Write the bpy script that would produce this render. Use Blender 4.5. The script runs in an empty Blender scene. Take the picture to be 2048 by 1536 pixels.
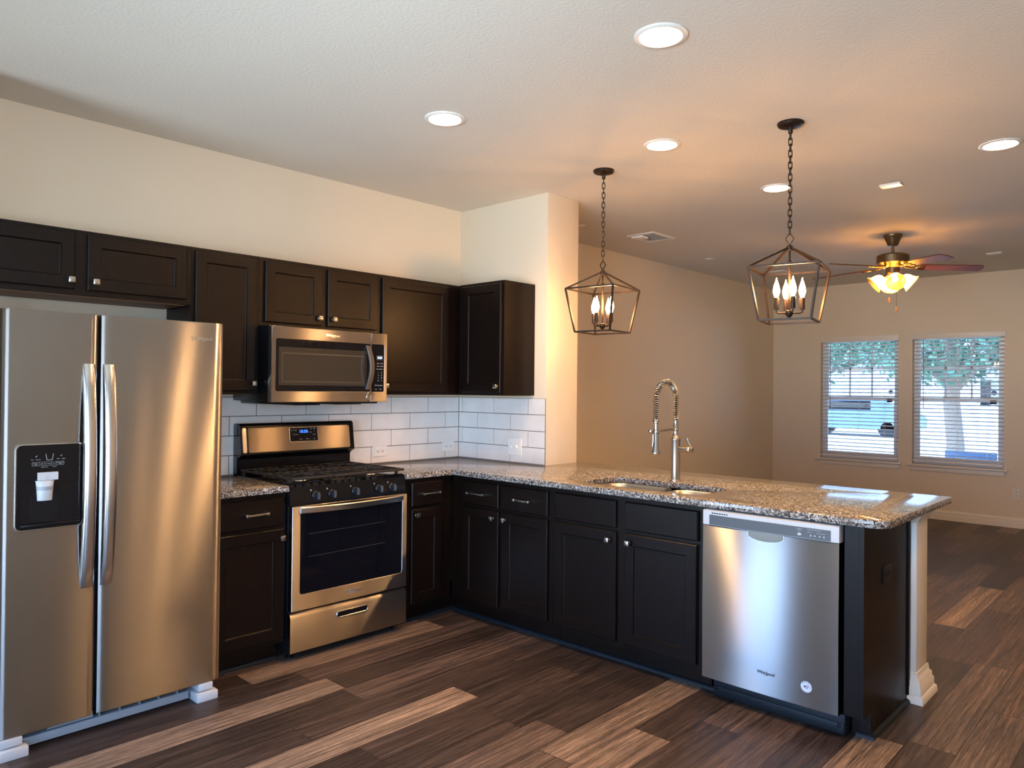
import bpy, bmesh, math, random
from math import sin, cos, pi, radians, sqrt, atan2
from mathutils import Vector, Matrix
random.seed(7)
SC = bpy.context.scene
COL = SC.collection

# ------------------------------------------------------------------ camera
cam_d = bpy.data.cameras.new('camera'); cam = bpy.data.objects.new('camera', cam_d); COL.objects.link(cam)
CAMP = Vector((-3.7844, -4.0983, 1.425)); YAW, PIT, ROL, FPX = -0.8169, 0.0073, 0.0098, 1478.04
_f = Vector((-sin(YAW), cos(YAW), 0)); _r = Vector((cos(YAW), sin(YAW), 0)); _u = Vector((0, 0, 1))
_f, _u = cos(PIT) * _f + sin(PIT) * _u, cos(PIT) * _u - sin(PIT) * _f
_r, _u = cos(ROL) * _r + sin(ROL) * _u, cos(ROL) * _u - sin(ROL) * _r
cam.matrix_world = Matrix(((_r.x, _u.x, -_f.x, CAMP.x), (_r.y, _u.y, -_f.y, CAMP.y), (_r.z, _u.z, -_f.z, CAMP.z), (0, 0, 0, 1)))
cam_d.sensor_fit = 'HORIZONTAL'; cam_d.sensor_width = 36.0; cam_d.lens = FPX / 2048 * 36.0
cam_d.clip_start = 0.05; cam_d.clip_end = 200
SC.camera = cam

# ------------------------------------------------------------------ exposure, world, sun, daylight
SC.view_settings.view_transform = 'Standard'; SC.view_settings.look = 'None'
SC.view_settings.gamma = 1.0; SC.view_settings.use_curve_mapping = False
SC.view_settings.exposure = 1.24
cy = SC.cycles
cy.use_denoising = True; cy.denoising_prefilter = 'ACCURATE'; cy.max_bounces = 9; cy.diffuse_bounces = 5; cy.glossy_bounces = 5
cy.transmission_bounces = 6; cy.transparent_max_bounces = 16; cy.sample_clamp_indirect = 5.0
cy.caustics_reflective = False; cy.caustics_refractive = False
SKY_UP, SKY_FAR = 7.8, 0.6
W = bpy.data.worlds.new('sky'); SC.world = W; W.use_nodes = True
nt = W.node_tree; nt.nodes.clear()
out = nt.nodes.new('ShaderNodeOutputWorld'); bg = nt.nodes.new('ShaderNodeBackground')
tc = nt.nodes.new('ShaderNodeTexCoord'); sx = nt.nodes.new('ShaderNodeSeparateXYZ')
rp = nt.nodes.new('ShaderNodeValToRGB'); mp = nt.nodes.new('ShaderNodeMapRange')
mp.inputs[1].default_value = -1; mp.inputs[2].default_value = 1
nt.links.new(tc.outputs['Generated'], sx.inputs[0]); nt.links.new(sx.outputs['Z'], mp.inputs[0])
nt.links.new(mp.outputs[0], rp.inputs[0])
e = rp.color_ramp.elements
e[0].position = 0.0; e[0].color = (1.18, 1.28, 1.40, 1)
e[1].position = 1.0; e[1].color = (0.32, 0.58, 1.10, 1)
q = e.new(0.49); q.color = (0.92, 1.08, 1.30, 1)
q = e.new(0.52); q.color = (0.52, 0.78, 1.25, 1)
nt.links.new(rp.outputs[0], bg.inputs[0])
mx_ = nt.nodes.new('ShaderNodeMapRange'); mx_.interpolation_type = 'SMOOTHSTEP'          # the bright half of the sky is on the left of the house
mx_.inputs[1].default_value = -0.35; mx_.inputs[2].default_value = 0.45; mx_.inputs[3].default_value = SKY_UP; mx_.inputs[4].default_value = SKY_FAR
nt.links.new(sx.outputs['X'], mx_.inputs[0]); nt.links.new(mx_.outputs[0], bg.inputs[1])
nt.links.new(bg.outputs[0], out.inputs[0])
sun_d = bpy.data.lights.new('sun', 'SUN'); sun_d.energy = 1.6; sun_d.angle = 0.01; sun_d.color = (1, 0.95, 0.86)
sun = bpy.data.objects.new('sun', sun_d); COL.objects.link(sun)
sun.rotation_euler = (radians(-38), 0, radians(8)); sun.location = (3, 8, 9)      # shines from behind the back wall: never into the room

def portal(name, loc, rot, sx_, sy_):
    d = bpy.data.lights.new(name, 'AREA'); d.shape = 'RECTANGLE'; d.size = sx_; d.size_y = sy_
    d.cycles.is_portal = True
    o = bpy.data.objects.new(name, d); COL.objects.link(o); o.location = loc; o.rotation_euler = rot

# ------------------------------------------------------------------ room numbers
H = 2.759                      # ceiling
XF = 5.652                     # far wall with the two windows
XL, YF = -5.25, -5.6            # left wall and front wall behind the camera
PIER_X, PIER_Y = 0.337, -0.861
DOOR = (-1.05, -0.18, 0.04, 2.10)        # glazed door in the left wall: y0 y1 z0 z1
WINL = (-4.5, -2.0, 0.30, 2.20)          # large window in the left wall
WINF = (-5.0, -3.4, 0.30, 2.2)           # window behind the camera: x0 x1 z0 z1
WINS = [(-1.466, -0.567), (-2.515, -1.615)]
WZ0, WZ1 = 0.615, 2.115
portal('portal', (XL - 0.02, (DOOR[0] + DOOR[1]) / 2, (DOOR[2] + DOOR[3]) / 2), (0, radians(-90), 0), DOOR[3] - DOOR[2], DOOR[1] - DOOR[0])
portal('portal', (XL - 0.02, (WINL[0] + WINL[1]) / 2, (WINL[2] + WINL[3]) / 2), (0, radians(-90), 0), WINL[3] - WINL[2], WINL[1] - WINL[0])
portal('portal', ((WINF[0] + WINF[1]) / 2, YF - 0.02, (WINF[2] + WINF[3]) / 2), (radians(90), 0, 0), WINF[1] - WINF[0], WINF[3] - WINF[2])
for y0, y1 in WINS:
    portal('portal', (XF + 0.13, (y0 + y1) / 2, (WZ0 + WZ1) / 2), (0, radians(90), 0), WZ1 - WZ0, y1 - y0)

# ------------------------------------------------------------------ materials
MATS = {}
def mat(name, col=(0.5, 0.5, 0.5), rough=0.5, metal=0.0, spec=0.5, emit=None, es=0.0, aniso=0.0, coat=0.0, bump=None, alpha=1.0, trans=0.0):
    m = bpy.data.materials.new(name); m.use_nodes = True; MATS[name] = m
    b = m.node_tree.nodes['Principled BSDF']
    b.inputs['Base Color'].default_value = (*col, 1); b.inputs['Roughness'].default_value = rough
    b.inputs['Metallic'].default_value = metal; b.inputs['Specular IOR Level'].default_value = spec
    if coat: b.inputs['Coat Weight'].default_value = coat; b.inputs['Coat Roughness'].default_value = 0.08
    if trans: b.inputs['Transmission Weight'].default_value = trans
    if emit: b.inputs['Emission Color'].default_value = (*emit, 1); b.inputs['Emission Strength'].default_value = es
    if aniso:
        b.inputs['Anisotropic'].default_value = aniso
        c = m.node_tree.nodes.new('ShaderNodeCombineXYZ'); c.inputs[2].default_value = 1.0
        m.node_tree.links.new(c.outputs[0], b.inputs['Tangent'])
    if bump: noise_bump(m, *bump)
    return m
def N(m, t, **kw):
    n = m.node_tree.nodes.new(t)
    for k, v in kw.items(): setattr(n, k, v)
    return n
def L(m, a, b): m.node_tree.links.new(a, b)
def coords(m, scale=(1, 1, 1), kind='Object'):
    t = N(m, 'ShaderNodeTexCoord'); mp = N(m, 'ShaderNodeMapping'); mp.inputs['Scale'].default_value = scale
    L(m, t.outputs[kind], mp.inputs[0]); return mp.outputs[0]
def noise(m, vec, scale, detail=3, rough=0.55, dist=0.0):
    n = N(m, 'ShaderNodeTexNoise'); n.inputs['Scale'].default_value = scale; n.inputs['Detail'].default_value = detail
    n.inputs['Roughness'].default_value = rough; n.inputs['Distortion'].default_value = dist
    if vec is not None: L(m, vec, n.inputs['Vector'])
    return n
def ramp(m, fac, stops, interp='LINEAR'):
    r = N(m, 'ShaderNodeValToRGB'); r.color_ramp.interpolation = interp
    el = r.color_ramp.elements
    while len(el) > 1: el.remove(el[-1])
    el[0].position, el[0].color = stops[0][0], (*stops[0][1], 1)
    for p_, c_ in stops[1:]:
        x = el.new(p_); x.color = (*c_, 1)
    L(m, fac, r.inputs[0]); return r
def noise_bump(m, scale, strength, dist=0.002, detail=2, stretch=(1, 1, 1)):
    b = m.node_tree.nodes['Principled BSDF']
    n = noise(m, coords(m, stretch), scale, detail)
    u = N(m, 'ShaderNodeBump'); u.inputs['Strength'].default_value = strength; u.inputs['Distance'].default_value = dist
    L(m, n.outputs[0], u.inputs['Height']); L(m, u.outputs[0], b.inputs['Normal'])
def mixc(m, fac, a, b, mode='MIX'):
    x = N(m, 'ShaderNodeMix', data_type='RGBA', blend_type=mode)
    for sock, v in ((x.inputs[0], fac), (x.inputs[6], a), (x.inputs[7], b)):
        if isinstance(v, (int, float)): sock.default_value = v
        elif isinstance(v, tuple): sock.default_value = (*v, 1)
        else: L(m, v, sock)
    return x.outputs[2]

WALL = mat('wall_paint', (0.72, 0.615, 0.465), 0.62, spec=0.35, bump=(85, 0.18, 0.003))
CEIL = mat('ceiling_paint', (0.70, 0.66, 0.585), 0.75, spec=0.25, bump=(70, 0.32, 0.004))
TRIM = mat('trim_paint', (0.74, 0.68, 0.58), 0.35)
WHITE = mat('white_plastic', (0.80, 0.78, 0.74), 0.3)
VINYL = mat('white_vinyl', (0.80, 0.82, 0.84), 0.4)
BLINDM = mat('blind_slats', (0.80, 0.80, 0.80), 0.45)
BLACK = mat('black_gloss', (0.005, 0.005, 0.006), 0.12, spec=0.25)
BLACKM = mat('black_enamel', (0.006, 0.006, 0.007), 0.3, spec=0.25)
IRON = mat('cast_iron', (0.016, 0.013, 0.011), 0.55, bump=(260, 0.2, 0.001))
GLASSB = mat('black_glass', (0.004, 0.004, 0.006), 0.05, spec=0.3)
MWGLASS = mat('microwave_glass', (0.030, 0.024, 0.018), 0.07, spec=0.6)
def brushed(name, col, ax, ay):
    m = bpy.data.materials.new(name); m.use_nodes = True; m.node_tree.nodes.clear()
    o = N(m, 'ShaderNodeOutputMaterial'); g = N(m, 'ShaderNodeBsdfAnisotropic'); c = N(m, 'ShaderNodeCombineXYZ'); c.inputs[2].default_value = 1.0
    g.distribution = 'GGX'
    g.inputs['Color'].default_value = (*col, 1); g.inputs['Roughness'].default_value = (ax * ay) ** 0.25
    g.inputs['Anisotropy'].default_value = sqrt(ay / ax) - 1.0
    L(m, c.outputs[0], g.inputs['Tangent']); L(m, g.outputs[0], o.inputs['Surface']); return m
STEEL = brushed('brushed_steel', (0.43, 0.395, 0.36), 0.50, 0.022)
STEELD = brushed('dishwasher_steel', (0.44, 0.45, 0.48), 0.60, 0.022)
STEELP = mat('steel_trim', (0.68, 0.66, 0.63), 0.22, 1.0)
CHROME = mat('polished_chrome', (0.8, 0.8, 0.8), 0.12, 1.0)
NICKEL = mat('brushed_nickel', (0.46, 0.42, 0.37), 0.25, 1.0)
SINKM = mat('sink_steel', (0.62, 0.58, 0.53), 0.3, 1.0)
BRONZE = mat('oil_rubbed_bronze', (0.035, 0.022, 0.016), 0.42, 0.7)
FANMET = mat('antique_brass', (0.20, 0.145, 0.085), 0.35, 1.0)
GREYP = mat('grey_plastic', (0.30, 0.32, 0.34), 0.5)
LGREY = mat('light_grey_plastic', (0.55, 0.56, 0.57), 0.5)
PANELG = mat('control_grey', (0.075, 0.085, 0.095), 0.4)
NAVYP = mat('kick_plate', (0.006, 0.009, 0.013), 0.5, spec=0.25)
DARK = mat('dark_gap', (0.004, 0.004, 0.004), 0.8)
WHT = mat('white_ink', (0.45, 0.45, 0.45), 0.5)
INK = mat('dark_ink', (0.02, 0.022, 0.03), 0.4)
BLUELED = mat('blue_led', (0.0, 0.0, 0.0), 0.5, emit=(0.03, 0.12, 1.0), es=2.2)
PALELED = mat('pale_led', (0.0, 0.0, 0.0), 0.5, emit=(0.45, 0.62, 0.95), es=1.6)
LEDBACK = mat('led_window', (0.02, 0.03, 0.05), 0.3)
BULB = mat('candle_bulb', (1, 1, 1), 0.3, emit=(1.0, 0.50, 0.18), es=105.0)
LENS = mat('downlight_lens', (1, 1, 1), 0.3, emit=(1.0, 0.58, 0.25), es=400.0)
BAFFLE = mat('downlight_baffle', (0.82, 0.78, 0.70), 0.5)
FANBULB = mat('fan_bulb', (1, 1, 1), 0.3, emit=(1.0, 0.58, 0.22), es=370.0)
WALNUT = mat('walnut_blade', (0.12, 0.032, 0.013), 0.5, spec=0.2)
OAKB = mat('pale_blade', (0.55, 0.42, 0.30), 0.4)
FOB = mat('wooden_fob', (0.55, 0.22, 0.06), 0.4)

def cab_material():
    m = mat('espresso_wood', (0.02, 0.011, 0.008), 0.30, spec=0.22)
    b = m.node_tree.nodes['Principled BSDF']
    n = noise(m, coords(m, (14, 14, 1.2)), 6, 5, 0.6, 0.6)
    r = ramp(m, n.outputs[0], [(0.25, (0.0026, 0.0012, 0.0008)), (0.75, (0.0080, 0.0034, 0.0017))])
    L(m, r.outputs[0], b.inputs['Base Color'])
    k = noise(m, coords(m, (40, 40, 3)), 8, 3)
    mr = N(m, 'ShaderNodeMapRange'); mr.inputs[3].default_value = 0.30; mr.inputs[4].default_value = 0.46
    L(m, k.outputs[0], mr.inputs[0]); L(m, mr.outputs[0], b.inputs['Roughness'])
    return m
CAB = cab_material()
UNDER = mat('cabinet_underside', (0.16, 0.075, 0.03), 0.5)

def granite_material():
    m = mat('granite', (0.4, 0.35, 0.3), 0.10, spec=0.45)
    b = m.node_tree.nodes['Principled BSDF']
    c = coords(m)
    v = N(m, 'ShaderNodeTexVoronoi'); v.inputs['Scale'].default_value = 165
    wn = noise(m, c, 160, 2, 0.6); ad = N(m, 'ShaderNodeMix', data_type='VECTOR'); ad.inputs[0].default_value = 0.014
    L(m, c, ad.inputs[4]); L(m, wn.outputs['Color'], ad.inputs[5]); L(m, ad.outputs[1], v.inputs['Vector'])
    sp = N(m, 'ShaderNodeSeparateColor'); L(m, v.outputs['Color'], sp.inputs[0])
    r = ramp(m, sp.outputs[0], [(0.0, (0.010, 0.010, 0.012)), (0.25, (0.075, 0.068, 0.064)), (0.40, (0.17, 0.14, 0.115)), (0.58, (0.30, 0.268, 0.235)), (0.76, (0.55, 0.53, 0.51))], 'CONSTANT')
    n = noise(m, c, 34, 3, 0.6)
    rn = ramp(m, n.outputs[0], [(0.40, (0.0, 0.0, 0.0)), (0.62, (1, 1, 1))])
    tan = mixc(m, 0.35, r.outputs[0], (0.17, 0.138, 0.108))
    base = mixc(m, rn.outputs[0], tan, r.outputs[0])
    L(m, base, b.inputs['Base Color'])
    return m
GRANITE = granite_material()

def floor_material():
    m = mat('vinyl_plank', (0.1, 0.07, 0.05), 0.42, spec=0.45)
    b = m.node_tree.nodes['Principled BSDF']
    a = N(m, 'ShaderNodeAttribute'); a.attribute_name = 'tone'
    s = N(m, 'ShaderNodeSeparateColor'); L(m, a.outputs['Color'], s.inputs[0])
    uv = N(m, 'ShaderNodeUVMap'); uv.uv_map = 'plank'
    su = N(m, 'ShaderNodeSeparateXYZ'); L(m, uv.outputs[0], su.inputs[0])
    off = N(m, 'ShaderNodeMath', operation='MULTIPLY'); L(m, s.outputs[1], off.inputs[0]); off.inputs[1].default_value = 60
    def vec(su_, sv_):
        x = N(m, 'ShaderNodeMath', operation='MULTIPLY'); L(m, su.outputs[0], x.inputs[0]); x.inputs[1].default_value = su_
        y = N(m, 'ShaderNodeMath', operation='MULTIPLY'); L(m, su.outputs[1], y.inputs[0]); y.inputs[1].default_value = sv_
        c = N(m, 'ShaderNodeCombineXYZ'); L(m, x.outputs[0], c.inputs[0]); L(m, y.outputs[0], c.inputs[1]); L(m, off.outputs[0], c.inputs[2])
        return c.outputs[0]
    tone = ramp(m, s.outputs[0], [(0.0, (0.036, 0.024, 0.020)), (0.45, (0.070, 0.046, 0.037)), (0.7, (0.122, 0.082, 0.063)), (1.0, (0.27, 0.187, 0.130))])
    g1 = noise(m, vec(0.6, 4.0), 3.0, 10, 0.76, 0.5)
    r1 = ramp(m, g1.outputs[0], [(0.30, (0.14, 0.13, 0.13)), (0.43, (0.52, 0.50, 0.50)), (0.53, (1.05, 1.04, 1.03)), (0.68, (2.3, 2.2, 2.05))])
    col = mixc(m, 0.95, tone.outputs[0], r1.outputs[0], 'MULTIPLY')
    g2 = noise(m, vec(5, 14), 2.2, 5, 0.7)
    r2 = ramp(m, g2.outputs[0], [(0.36, (0.35, 0.35, 0.35)), (0.58, (1.25, 1.25, 1.25))])
    col = mixc(m, 0.6, col, r2.outputs[0], 'MULTIPLY')
    # seams: dark where v is near 0 or 1
    def edge(sock, lim):
        d = N(m, 'ShaderNodeMath', operation='PINGPONG'); L(m, sock, d.inputs[0]); d.inputs[1].default_value = 0.5
        l = N(m, 'ShaderNodeMath', operation='LESS_THAN'); L(m, d.outputs[0], l.inputs[0]); l.inputs[1].default_value = lim
        return l.outputs[0]
    e1 = edge(su.outputs[1], 0.011)
    e2 = edge(s.outputs[2], 0.0013)
    mx = N(m, 'ShaderNodeMath', operation='MAXIMUM'); L(m, e1, mx.inputs[0]); L(m, e2, mx.inputs[1])
    col = mixc(m, mx.outputs[0], col, (0.012, 0.008, 0.006))
    L(m, col, b.inputs['Base Color'])
    rr = N(m, 'ShaderNodeMapRange'); rr.inputs[3].default_value = 0.34; rr.inputs[4].default_value = 0.52
    L(m, g1.outputs[0], rr.inputs[0]); L(m, rr.outputs[0], b.inputs['Roughness'])
    u = N(m, 'ShaderNodeBump'); u.inputs['Strength'].default_value = 0.25; u.inputs['Distance'].default_value = 0.0015
    L(m, g2.outputs[0], u.inputs['Height']); L(m, u.outputs[0], b.inputs['Normal'])
    return m
FLOORM = floor_material()
def tile_material():
    m = mat('glazed_tile', (0.70, 0.68, 0.65), 0.16, spec=0.5)
    b = m.node_tree.nodes['Principled BSDF']
    n = noise(m, coords(m, (1, 1, 1)), 5, 4)
    r = ramp(m, n.outputs[0], [(0.35, (0.72, 0.70, 0.67)), (0.65, (0.80, 0.78, 0.75))]); L(m, r.outputs[0], b.inputs['Base Color'])
    n2 = noise(m, coords(m, (1, 1, 1)), 14, 2); u = N(m, 'ShaderNodeBump'); u.inputs['Strength'].default_value = 0.06; u.inputs['Distance'].default_value = 0.01
    L(m, n2.outputs[0], u.inputs['Height']); L(m, u.outputs[0], b.inputs['Normal'])
    return m
TILE = tile_material()
GROUT = mat('grout', (0.17, 0.145, 0.12), 0.85)

def pane_material():
    m = bpy.data.materials.new('window_glass'); m.use_nodes = True; m.node_tree.nodes.clear()
    o = N(m, 'ShaderNodeOutputMaterial'); mx = N(m, 'ShaderNodeMixShader'); t = N(m, 'ShaderNodeBsdfTransparent'); g = N(m, 'ShaderNodeBsdfGlossy')
    t.inputs[0].default_value = (0.94, 0.97, 0.97, 1); g.inputs['Roughness'].default_value = 0.02
    f = N(m, 'ShaderNodeFresnel'); f.inputs[0].default_value = 1.45
    L(m, f.outputs[0], mx.inputs[0]); L(m, t.outputs[0], mx.inputs[1]); L(m, g.outputs[0], mx.inputs[2]); L(m, mx.outputs[0], o.inputs[0])
    return m
PANE = pane_material()
def shade_material():
    m = bpy.data.materials.new('frosted_amber_glass'); m.use_nodes = True; m.node_tree.nodes.clear()
    o = N(m, 'ShaderNodeOutputMaterial'); mx = N(m, 'ShaderNodeMixShader'); t = N(m, 'ShaderNodeBsdfTranslucent'); g = N(m, 'ShaderNodeBsdfTransparent')
    t.inputs[0].default_value = (1.0, 0.86, 0.52, 1); g.inputs[0].default_value = (1.0, 0.85, 0.55, 1)
    mx.inputs[0].default_value = 0.30
    L(m, t.outputs[0], mx.inputs[1]); L(m, g.outputs[0], mx.inputs[2]); L(m, mx.outputs[0], o.inputs[0])
    return m
SHADE = shade_material()

# ------------------------------------------------------------------ mesh helpers
def wloc(o):
    v = Vector((0, 0, 0))
    while o is not None: v += o.location; o = o.parent
    return v
def finish(me, smooth=True, ang=40):
    if smooth:
        for p_ in me.polygons: p_.use_smooth = True
        me.set_sharp_from_angle(angle=radians(ang))
def build(name, bm, m, parent=None, smooth=True, ang=40, recalc=True):
    if recalc: bmesh.ops.recalc_face_normals(bm, faces=bm.faces)
    if parent is not None: bmesh.ops.translate(bm, vec=-wloc(parent), verts=bm.verts)
    me = bpy.data.meshes.new(name); bm.to_mesh(me); bm.free()
    for x in (m if isinstance(m, (list, tuple)) else [m]): me.materials.append(x)
    finish(me, smooth, ang)
    o = bpy.data.objects.new(name, me); COL.objects.link(o)
    if parent is not None: o.parent = parent
    return o
def tag(o, label, cat, group=None, kind=None):
    o['label'] = label; o['category'] = cat
    if group: o['group'] = group
    if kind: o['kind'] = kind
    return o
def thing(name, loc, label, cat, group=None):
    o = bpy.data.objects.new(name, None); COL.objects.link(o); o.location = loc; o.empty_display_size = 0.05
    return tag(o, label, cat, group)
def struct(name, bm, m, label, cat='room', **kw):
    return tag(build(name, bm, m, **kw), label, cat, kind='structure')
BM = bmesh.new
def FB(a, d, z): return (a, -d, z)            # faces on the back wall: a = x, d = out from the wall
def FP(a, d, z): return (-d, -a, z)           # faces of the peninsula and the pier: a = -y, d = out towards -x
def FX(a, d, z): return (XF - d, -a, z)       # far wall
def ID(x, y, z): return (x, y, z)
def box(bm, F, a0, a1, d0, d1, z0, z1, bev=0.0, seg=2, mi=0):
    vs = [bm.verts.new(F(a, d, z)) for z in (z0, z1) for d in (d0, d1) for a in (a0, a1)]
    fs = [bm.faces.new([vs[i] for i in q]) for q in ((0, 1, 3, 2), (4, 6, 7, 5), (0, 4, 5, 1), (2, 3, 7, 6), (0, 2, 6, 4), (1, 5, 7, 3))]
    for f in fs: f.material_index = mi
    if bev > 0:
        es = list({e_ for f in fs for e_ in f.edges})
        bmesh.ops.bevel(bm, geom=es, offset=bev, segments=seg, affect='EDGES', profile=0.5)
    return vs
def loops(bm, rings, cap0=True, cap1=True, closed=True, mi=0):
    R = [[bm.verts.new(p_) for p_ in r_] for r_ in rings]
    n = len(R[0])
    for i in range(len(R) - 1):
        for j in range(n if closed else n - 1):
            k = (j + 1) % n
            f = bm.faces.new((R[i][j], R[i][k], R[i + 1][k], R[i + 1][j])); f.material_index = mi
    if cap0 and closed: bm.faces.new(R[0][::-1]).material_index = mi
    if cap1 and closed: bm.faces.new(R[-1]).material_index = mi
    return R
def lathe(bm, prof, c=(0, 0, 0), seg=24, cap0=True, cap1=True, F=None, mi=0):
    rings = []
    for r_, z in prof:
        ring = []
        for k in range(seg):
            t = 2 * pi * k / seg; p_ = (r_ * cos(t), r_ * sin(t), z)
            p_ = F(p_) if F else p_
            ring.append((c[0] + p_[0], c[1] + p_[1], c[2] + p_[2]))
        rings.append(ring)
    return loops(bm, rings, cap0, cap1, mi=mi)
def tube(bm, pts, r, seg=10, closed=False, cap=True, mi=0, square=False):
    pts = [Vector(p_) for p_ in pts]; n = len(pts); rings = []; up = None
    for i in range(n):
        a = pts[i - 1] if (i > 0 or closed) else pts[0]; b = pts[(i + 1) % n] if (i < n - 1 or closed) else pts[-1]
        t = (b - a).normalized()
        if up is None:
            up = Vector((0, 0, 1)) if abs(t.z) < 0.9 else Vector((1, 0, 0))
        up = (up - t * up.dot(t)).normalized(); s = t.cross(up)
        rr = r[i] if isinstance(r, (list, tuple)) else r
        ph = pi / 4 if square else 0
        rings.append([tuple(pts[i] + (up * cos(ph + 2 * pi * k / seg) + s * sin(ph + 2 * pi * k / seg)) * rr) for k in range(seg)])
    if closed: rings.append(rings[0])
    R = loops(bm, rings, cap and not closed, cap and not closed, mi=mi)
    if closed: bmesh.ops.remove_doubles(bm, verts=bm.verts, dist=1e-7)
def bar(bm, p0, p1, w, mi=0): tube(bm, [p0, p1], w * 0.7071, 4, square=True, mi=mi)
def rrect(a0, a1, z0, z1, r, n=5):
    r = max(1e-5, min(r, (a1 - a0) / 2 - 1e-5, (z1 - z0) / 2 - 1e-5)); o = []
    for ca, cz, t0 in ((a1 - r, z1 - r, 0), (a0 + r, z1 - r, 90), (a0 + r, z0 + r, 180), (a1 - r, z0 + r, 270)):
        for k in range(n + 1):
            t = radians(t0 + 90 * k / n); o.append((ca + r * cos(t), cz + r * sin(t)))
    return o
def plate(bm, F, a0, a1, z0, z1, d0, d1, r=0.004, bev=0.0015, n=5, mi=0):
    rings = [[F(a, d0, z) for a, z in rrect(a0, a1, z0, z1, r, n)]]
    if bev > 0:
        rings.append([F(a, d1 - bev, z) for a, z in rrect(a0, a1, z0, z1, r, n)])
        rings.append([F(a, d1, z) for a, z in rrect(a0 + bev, a1 - bev, z0 + bev, z1 - bev, max(r - bev, 1e-4), n)])
    else: rings.append([F(a, d1, z) for a, z in rrect(a0, a1, z0, z1, r, n)])
    loops(bm, rings, mi=mi)
def ringplate(bm, F, o, i, d0, d1, ro=0.01, ri=0.01, n=5, bev=0.0015, mi=0):
    O = lambda k: rrect(o[0] + k, o[1] - k, o[2] + k, o[3] - k, max(ro - k, 1e-4), n)
    I = lambda k: rrect(i[0] - k, i[1] + k, i[2] - k, i[3] + k, ri + k, n)
    rings = [[F(a, d0, z) for a, z in O(0)], [F(a, d1 - bev, z) for a, z in O(0)], [F(a, d1, z) for a, z in O(bev)],
             [F(a, d1, z) for a, z in I(bev)], [F(a, d1 - bev, z) for a, z in I(0)], [F(a, d0, z) for a, z in I(0)]]
    R = loops(bm, rings, False, False, mi=mi)
    m_ = len(R[0])
    for j in range(m_):
        bm.faces.new((R[0][j], R[-1][j], R[-1][(j + 1) % m_], R[0][(j + 1) % m_])).material_index = mi
def text_mesh(bm, s, size, F, a, d, z, align='CENTER', extrude=0.0004, shear=0.0):
    c = bpy.data.curves.new('txt', 'FONT'); c.body = s; c.size = size; c.align_x = align; c.align_y = 'CENTER'; c.extrude = extrude; c.resolution_u = 3; c.shear = shear
    o = bpy.data.objects.new('txt', c); COL.objects.link(o); bpy.context.view_layer.update()
    me = bpy.data.meshes.new_from_object(o.evaluated_get(bpy.context.evaluated_depsgraph_get()))
    bpy.data.objects.remove(o); bpy.data.curves.remove(c)
    vs = [bm.verts.new(F(a + v.co.x, d + v.co.z, z + v.co.y)) for v in me.vertices]
    for p_ in me.polygons:
        try: bm.faces.new([vs[i] for i in p_.vertices])
        except ValueError: pass
    bpy.data.meshes.remove(me)
def lettering(name, s, size, F, a, d, z, m, parent, **kw):
    bm = BM(); text_mesh(bm, s, size, F, a, d, z, **kw); return build(name, bm, m, parent, smooth=False)
def logo(F, a, d, z, size, m, parent):
    bm = BM(); text_mesh(bm, 'Whirlpool', size, F, a, d, z)
    w = size * 1.45
    pts = [F(a + w * (-0.22 + 0.5 * t), d + 0.0003, z - size * (0.42 + 0.20 * sin(pi * t)) + size * 0.22 * t) for t in [k / 12 for k in range(13)]]
    tube(bm, pts, [size * 0.035 * sin(pi * (0.06 + 0.9 * k / 12)) + 0.0001 for k in range(13)], 6)
    return build('logo', bm, m, parent, smooth=False)
# ------------------------------------------------------------------ room shell
def make_floor():
    bm = BM(); uv = bm.loops.layers.uv.new('plank'); tl = bm.loops.layers.float_color.new('tone')
    rnd = random.Random(31)
    PW, PL, y0 = 0.1735, 1.22, -0.955
    k0 = int(math.floor((y0 - 0.05) / PW)) - 1; rows = int((y0 - YF) / PW) + 2
    fix = {0: (-1.75, 0.93), 3: (-1.38, 1.0), 7: (-0.34, 0.86), 12: (-0.50, 0.84), 10: (3.44, 0.62), 1: (-0.55, 0.62), -1: (-0.6, 0.55)}
    for k in range(-8, rows):
        ya, yb = y0 - PW * k, y0 - PW * (k + 1)
        if ya < YF or yb > 0.05: continue
        ya = min(ya, 0.05); yb = max(yb, YF)
        start = XL - rnd.random() * PL; ov = fix.get(k)
        if ov: start = ov[0] - PL * 10
        last = 0.5
        while start < XF:
            xa, xb = max(start, XL), min(start + PL, XF)
            if xb > xa:
                t = rnd.random(); tone = 0.08 + 0.36 * rnd.random() if t < 0.80 else 0.45 + 0.25 * rnd.random()
                if rnd.random() < 0.04: tone = 0.85
                if abs(tone - last) < 0.1: tone = (tone + 0.25) % 0.75
                if ov and abs(start + PL - ov[0]) < 0.01: tone = ov[1]
                elif ov and abs(start - ov[0]) < 0.01: tone = 0.15
                elif ov and k == 0 and abs(start + 2 * PL - ov[0]) < 0.01: tone = 0.85
                elif ov and k == 3 and abs(start + 2 * PL - ov[0]) < 0.01: tone = 0.6
                if k in (2, 4) and -2.9 < start < -0.5: tone = min(tone, 0.36)
                last = tone; g = rnd.random()
                vs = [bm.verts.new(p_) for p_ in ((xa, yb, 0), (xb, yb, 0), (xb, ya, 0), (xa, ya, 0))]
                f = bm.faces.new(vs)
                for lp, (x, v) in zip(f.loops, ((xa, 0), (xb, 0), (xb, 1), (xa, 1))):
                    lp[uv].uv = (x, v); lp[tl] = (tone, g, (x - start) / PL, 1)
            start += PL
    # slab beneath
    vs = [bm.verts.new(p_) for p_ in ((XL, YF, -0.05), (XF, YF, -0.05), (XF, 0.05, -0.05), (XL, 0.05, -0.05))]; bm.faces.new(vs[::-1])
    return struct('floor', bm, FLOORM, 'dark and tan wood-look vinyl plank floor', smooth=False, recalc=False)
make_floor()

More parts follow.
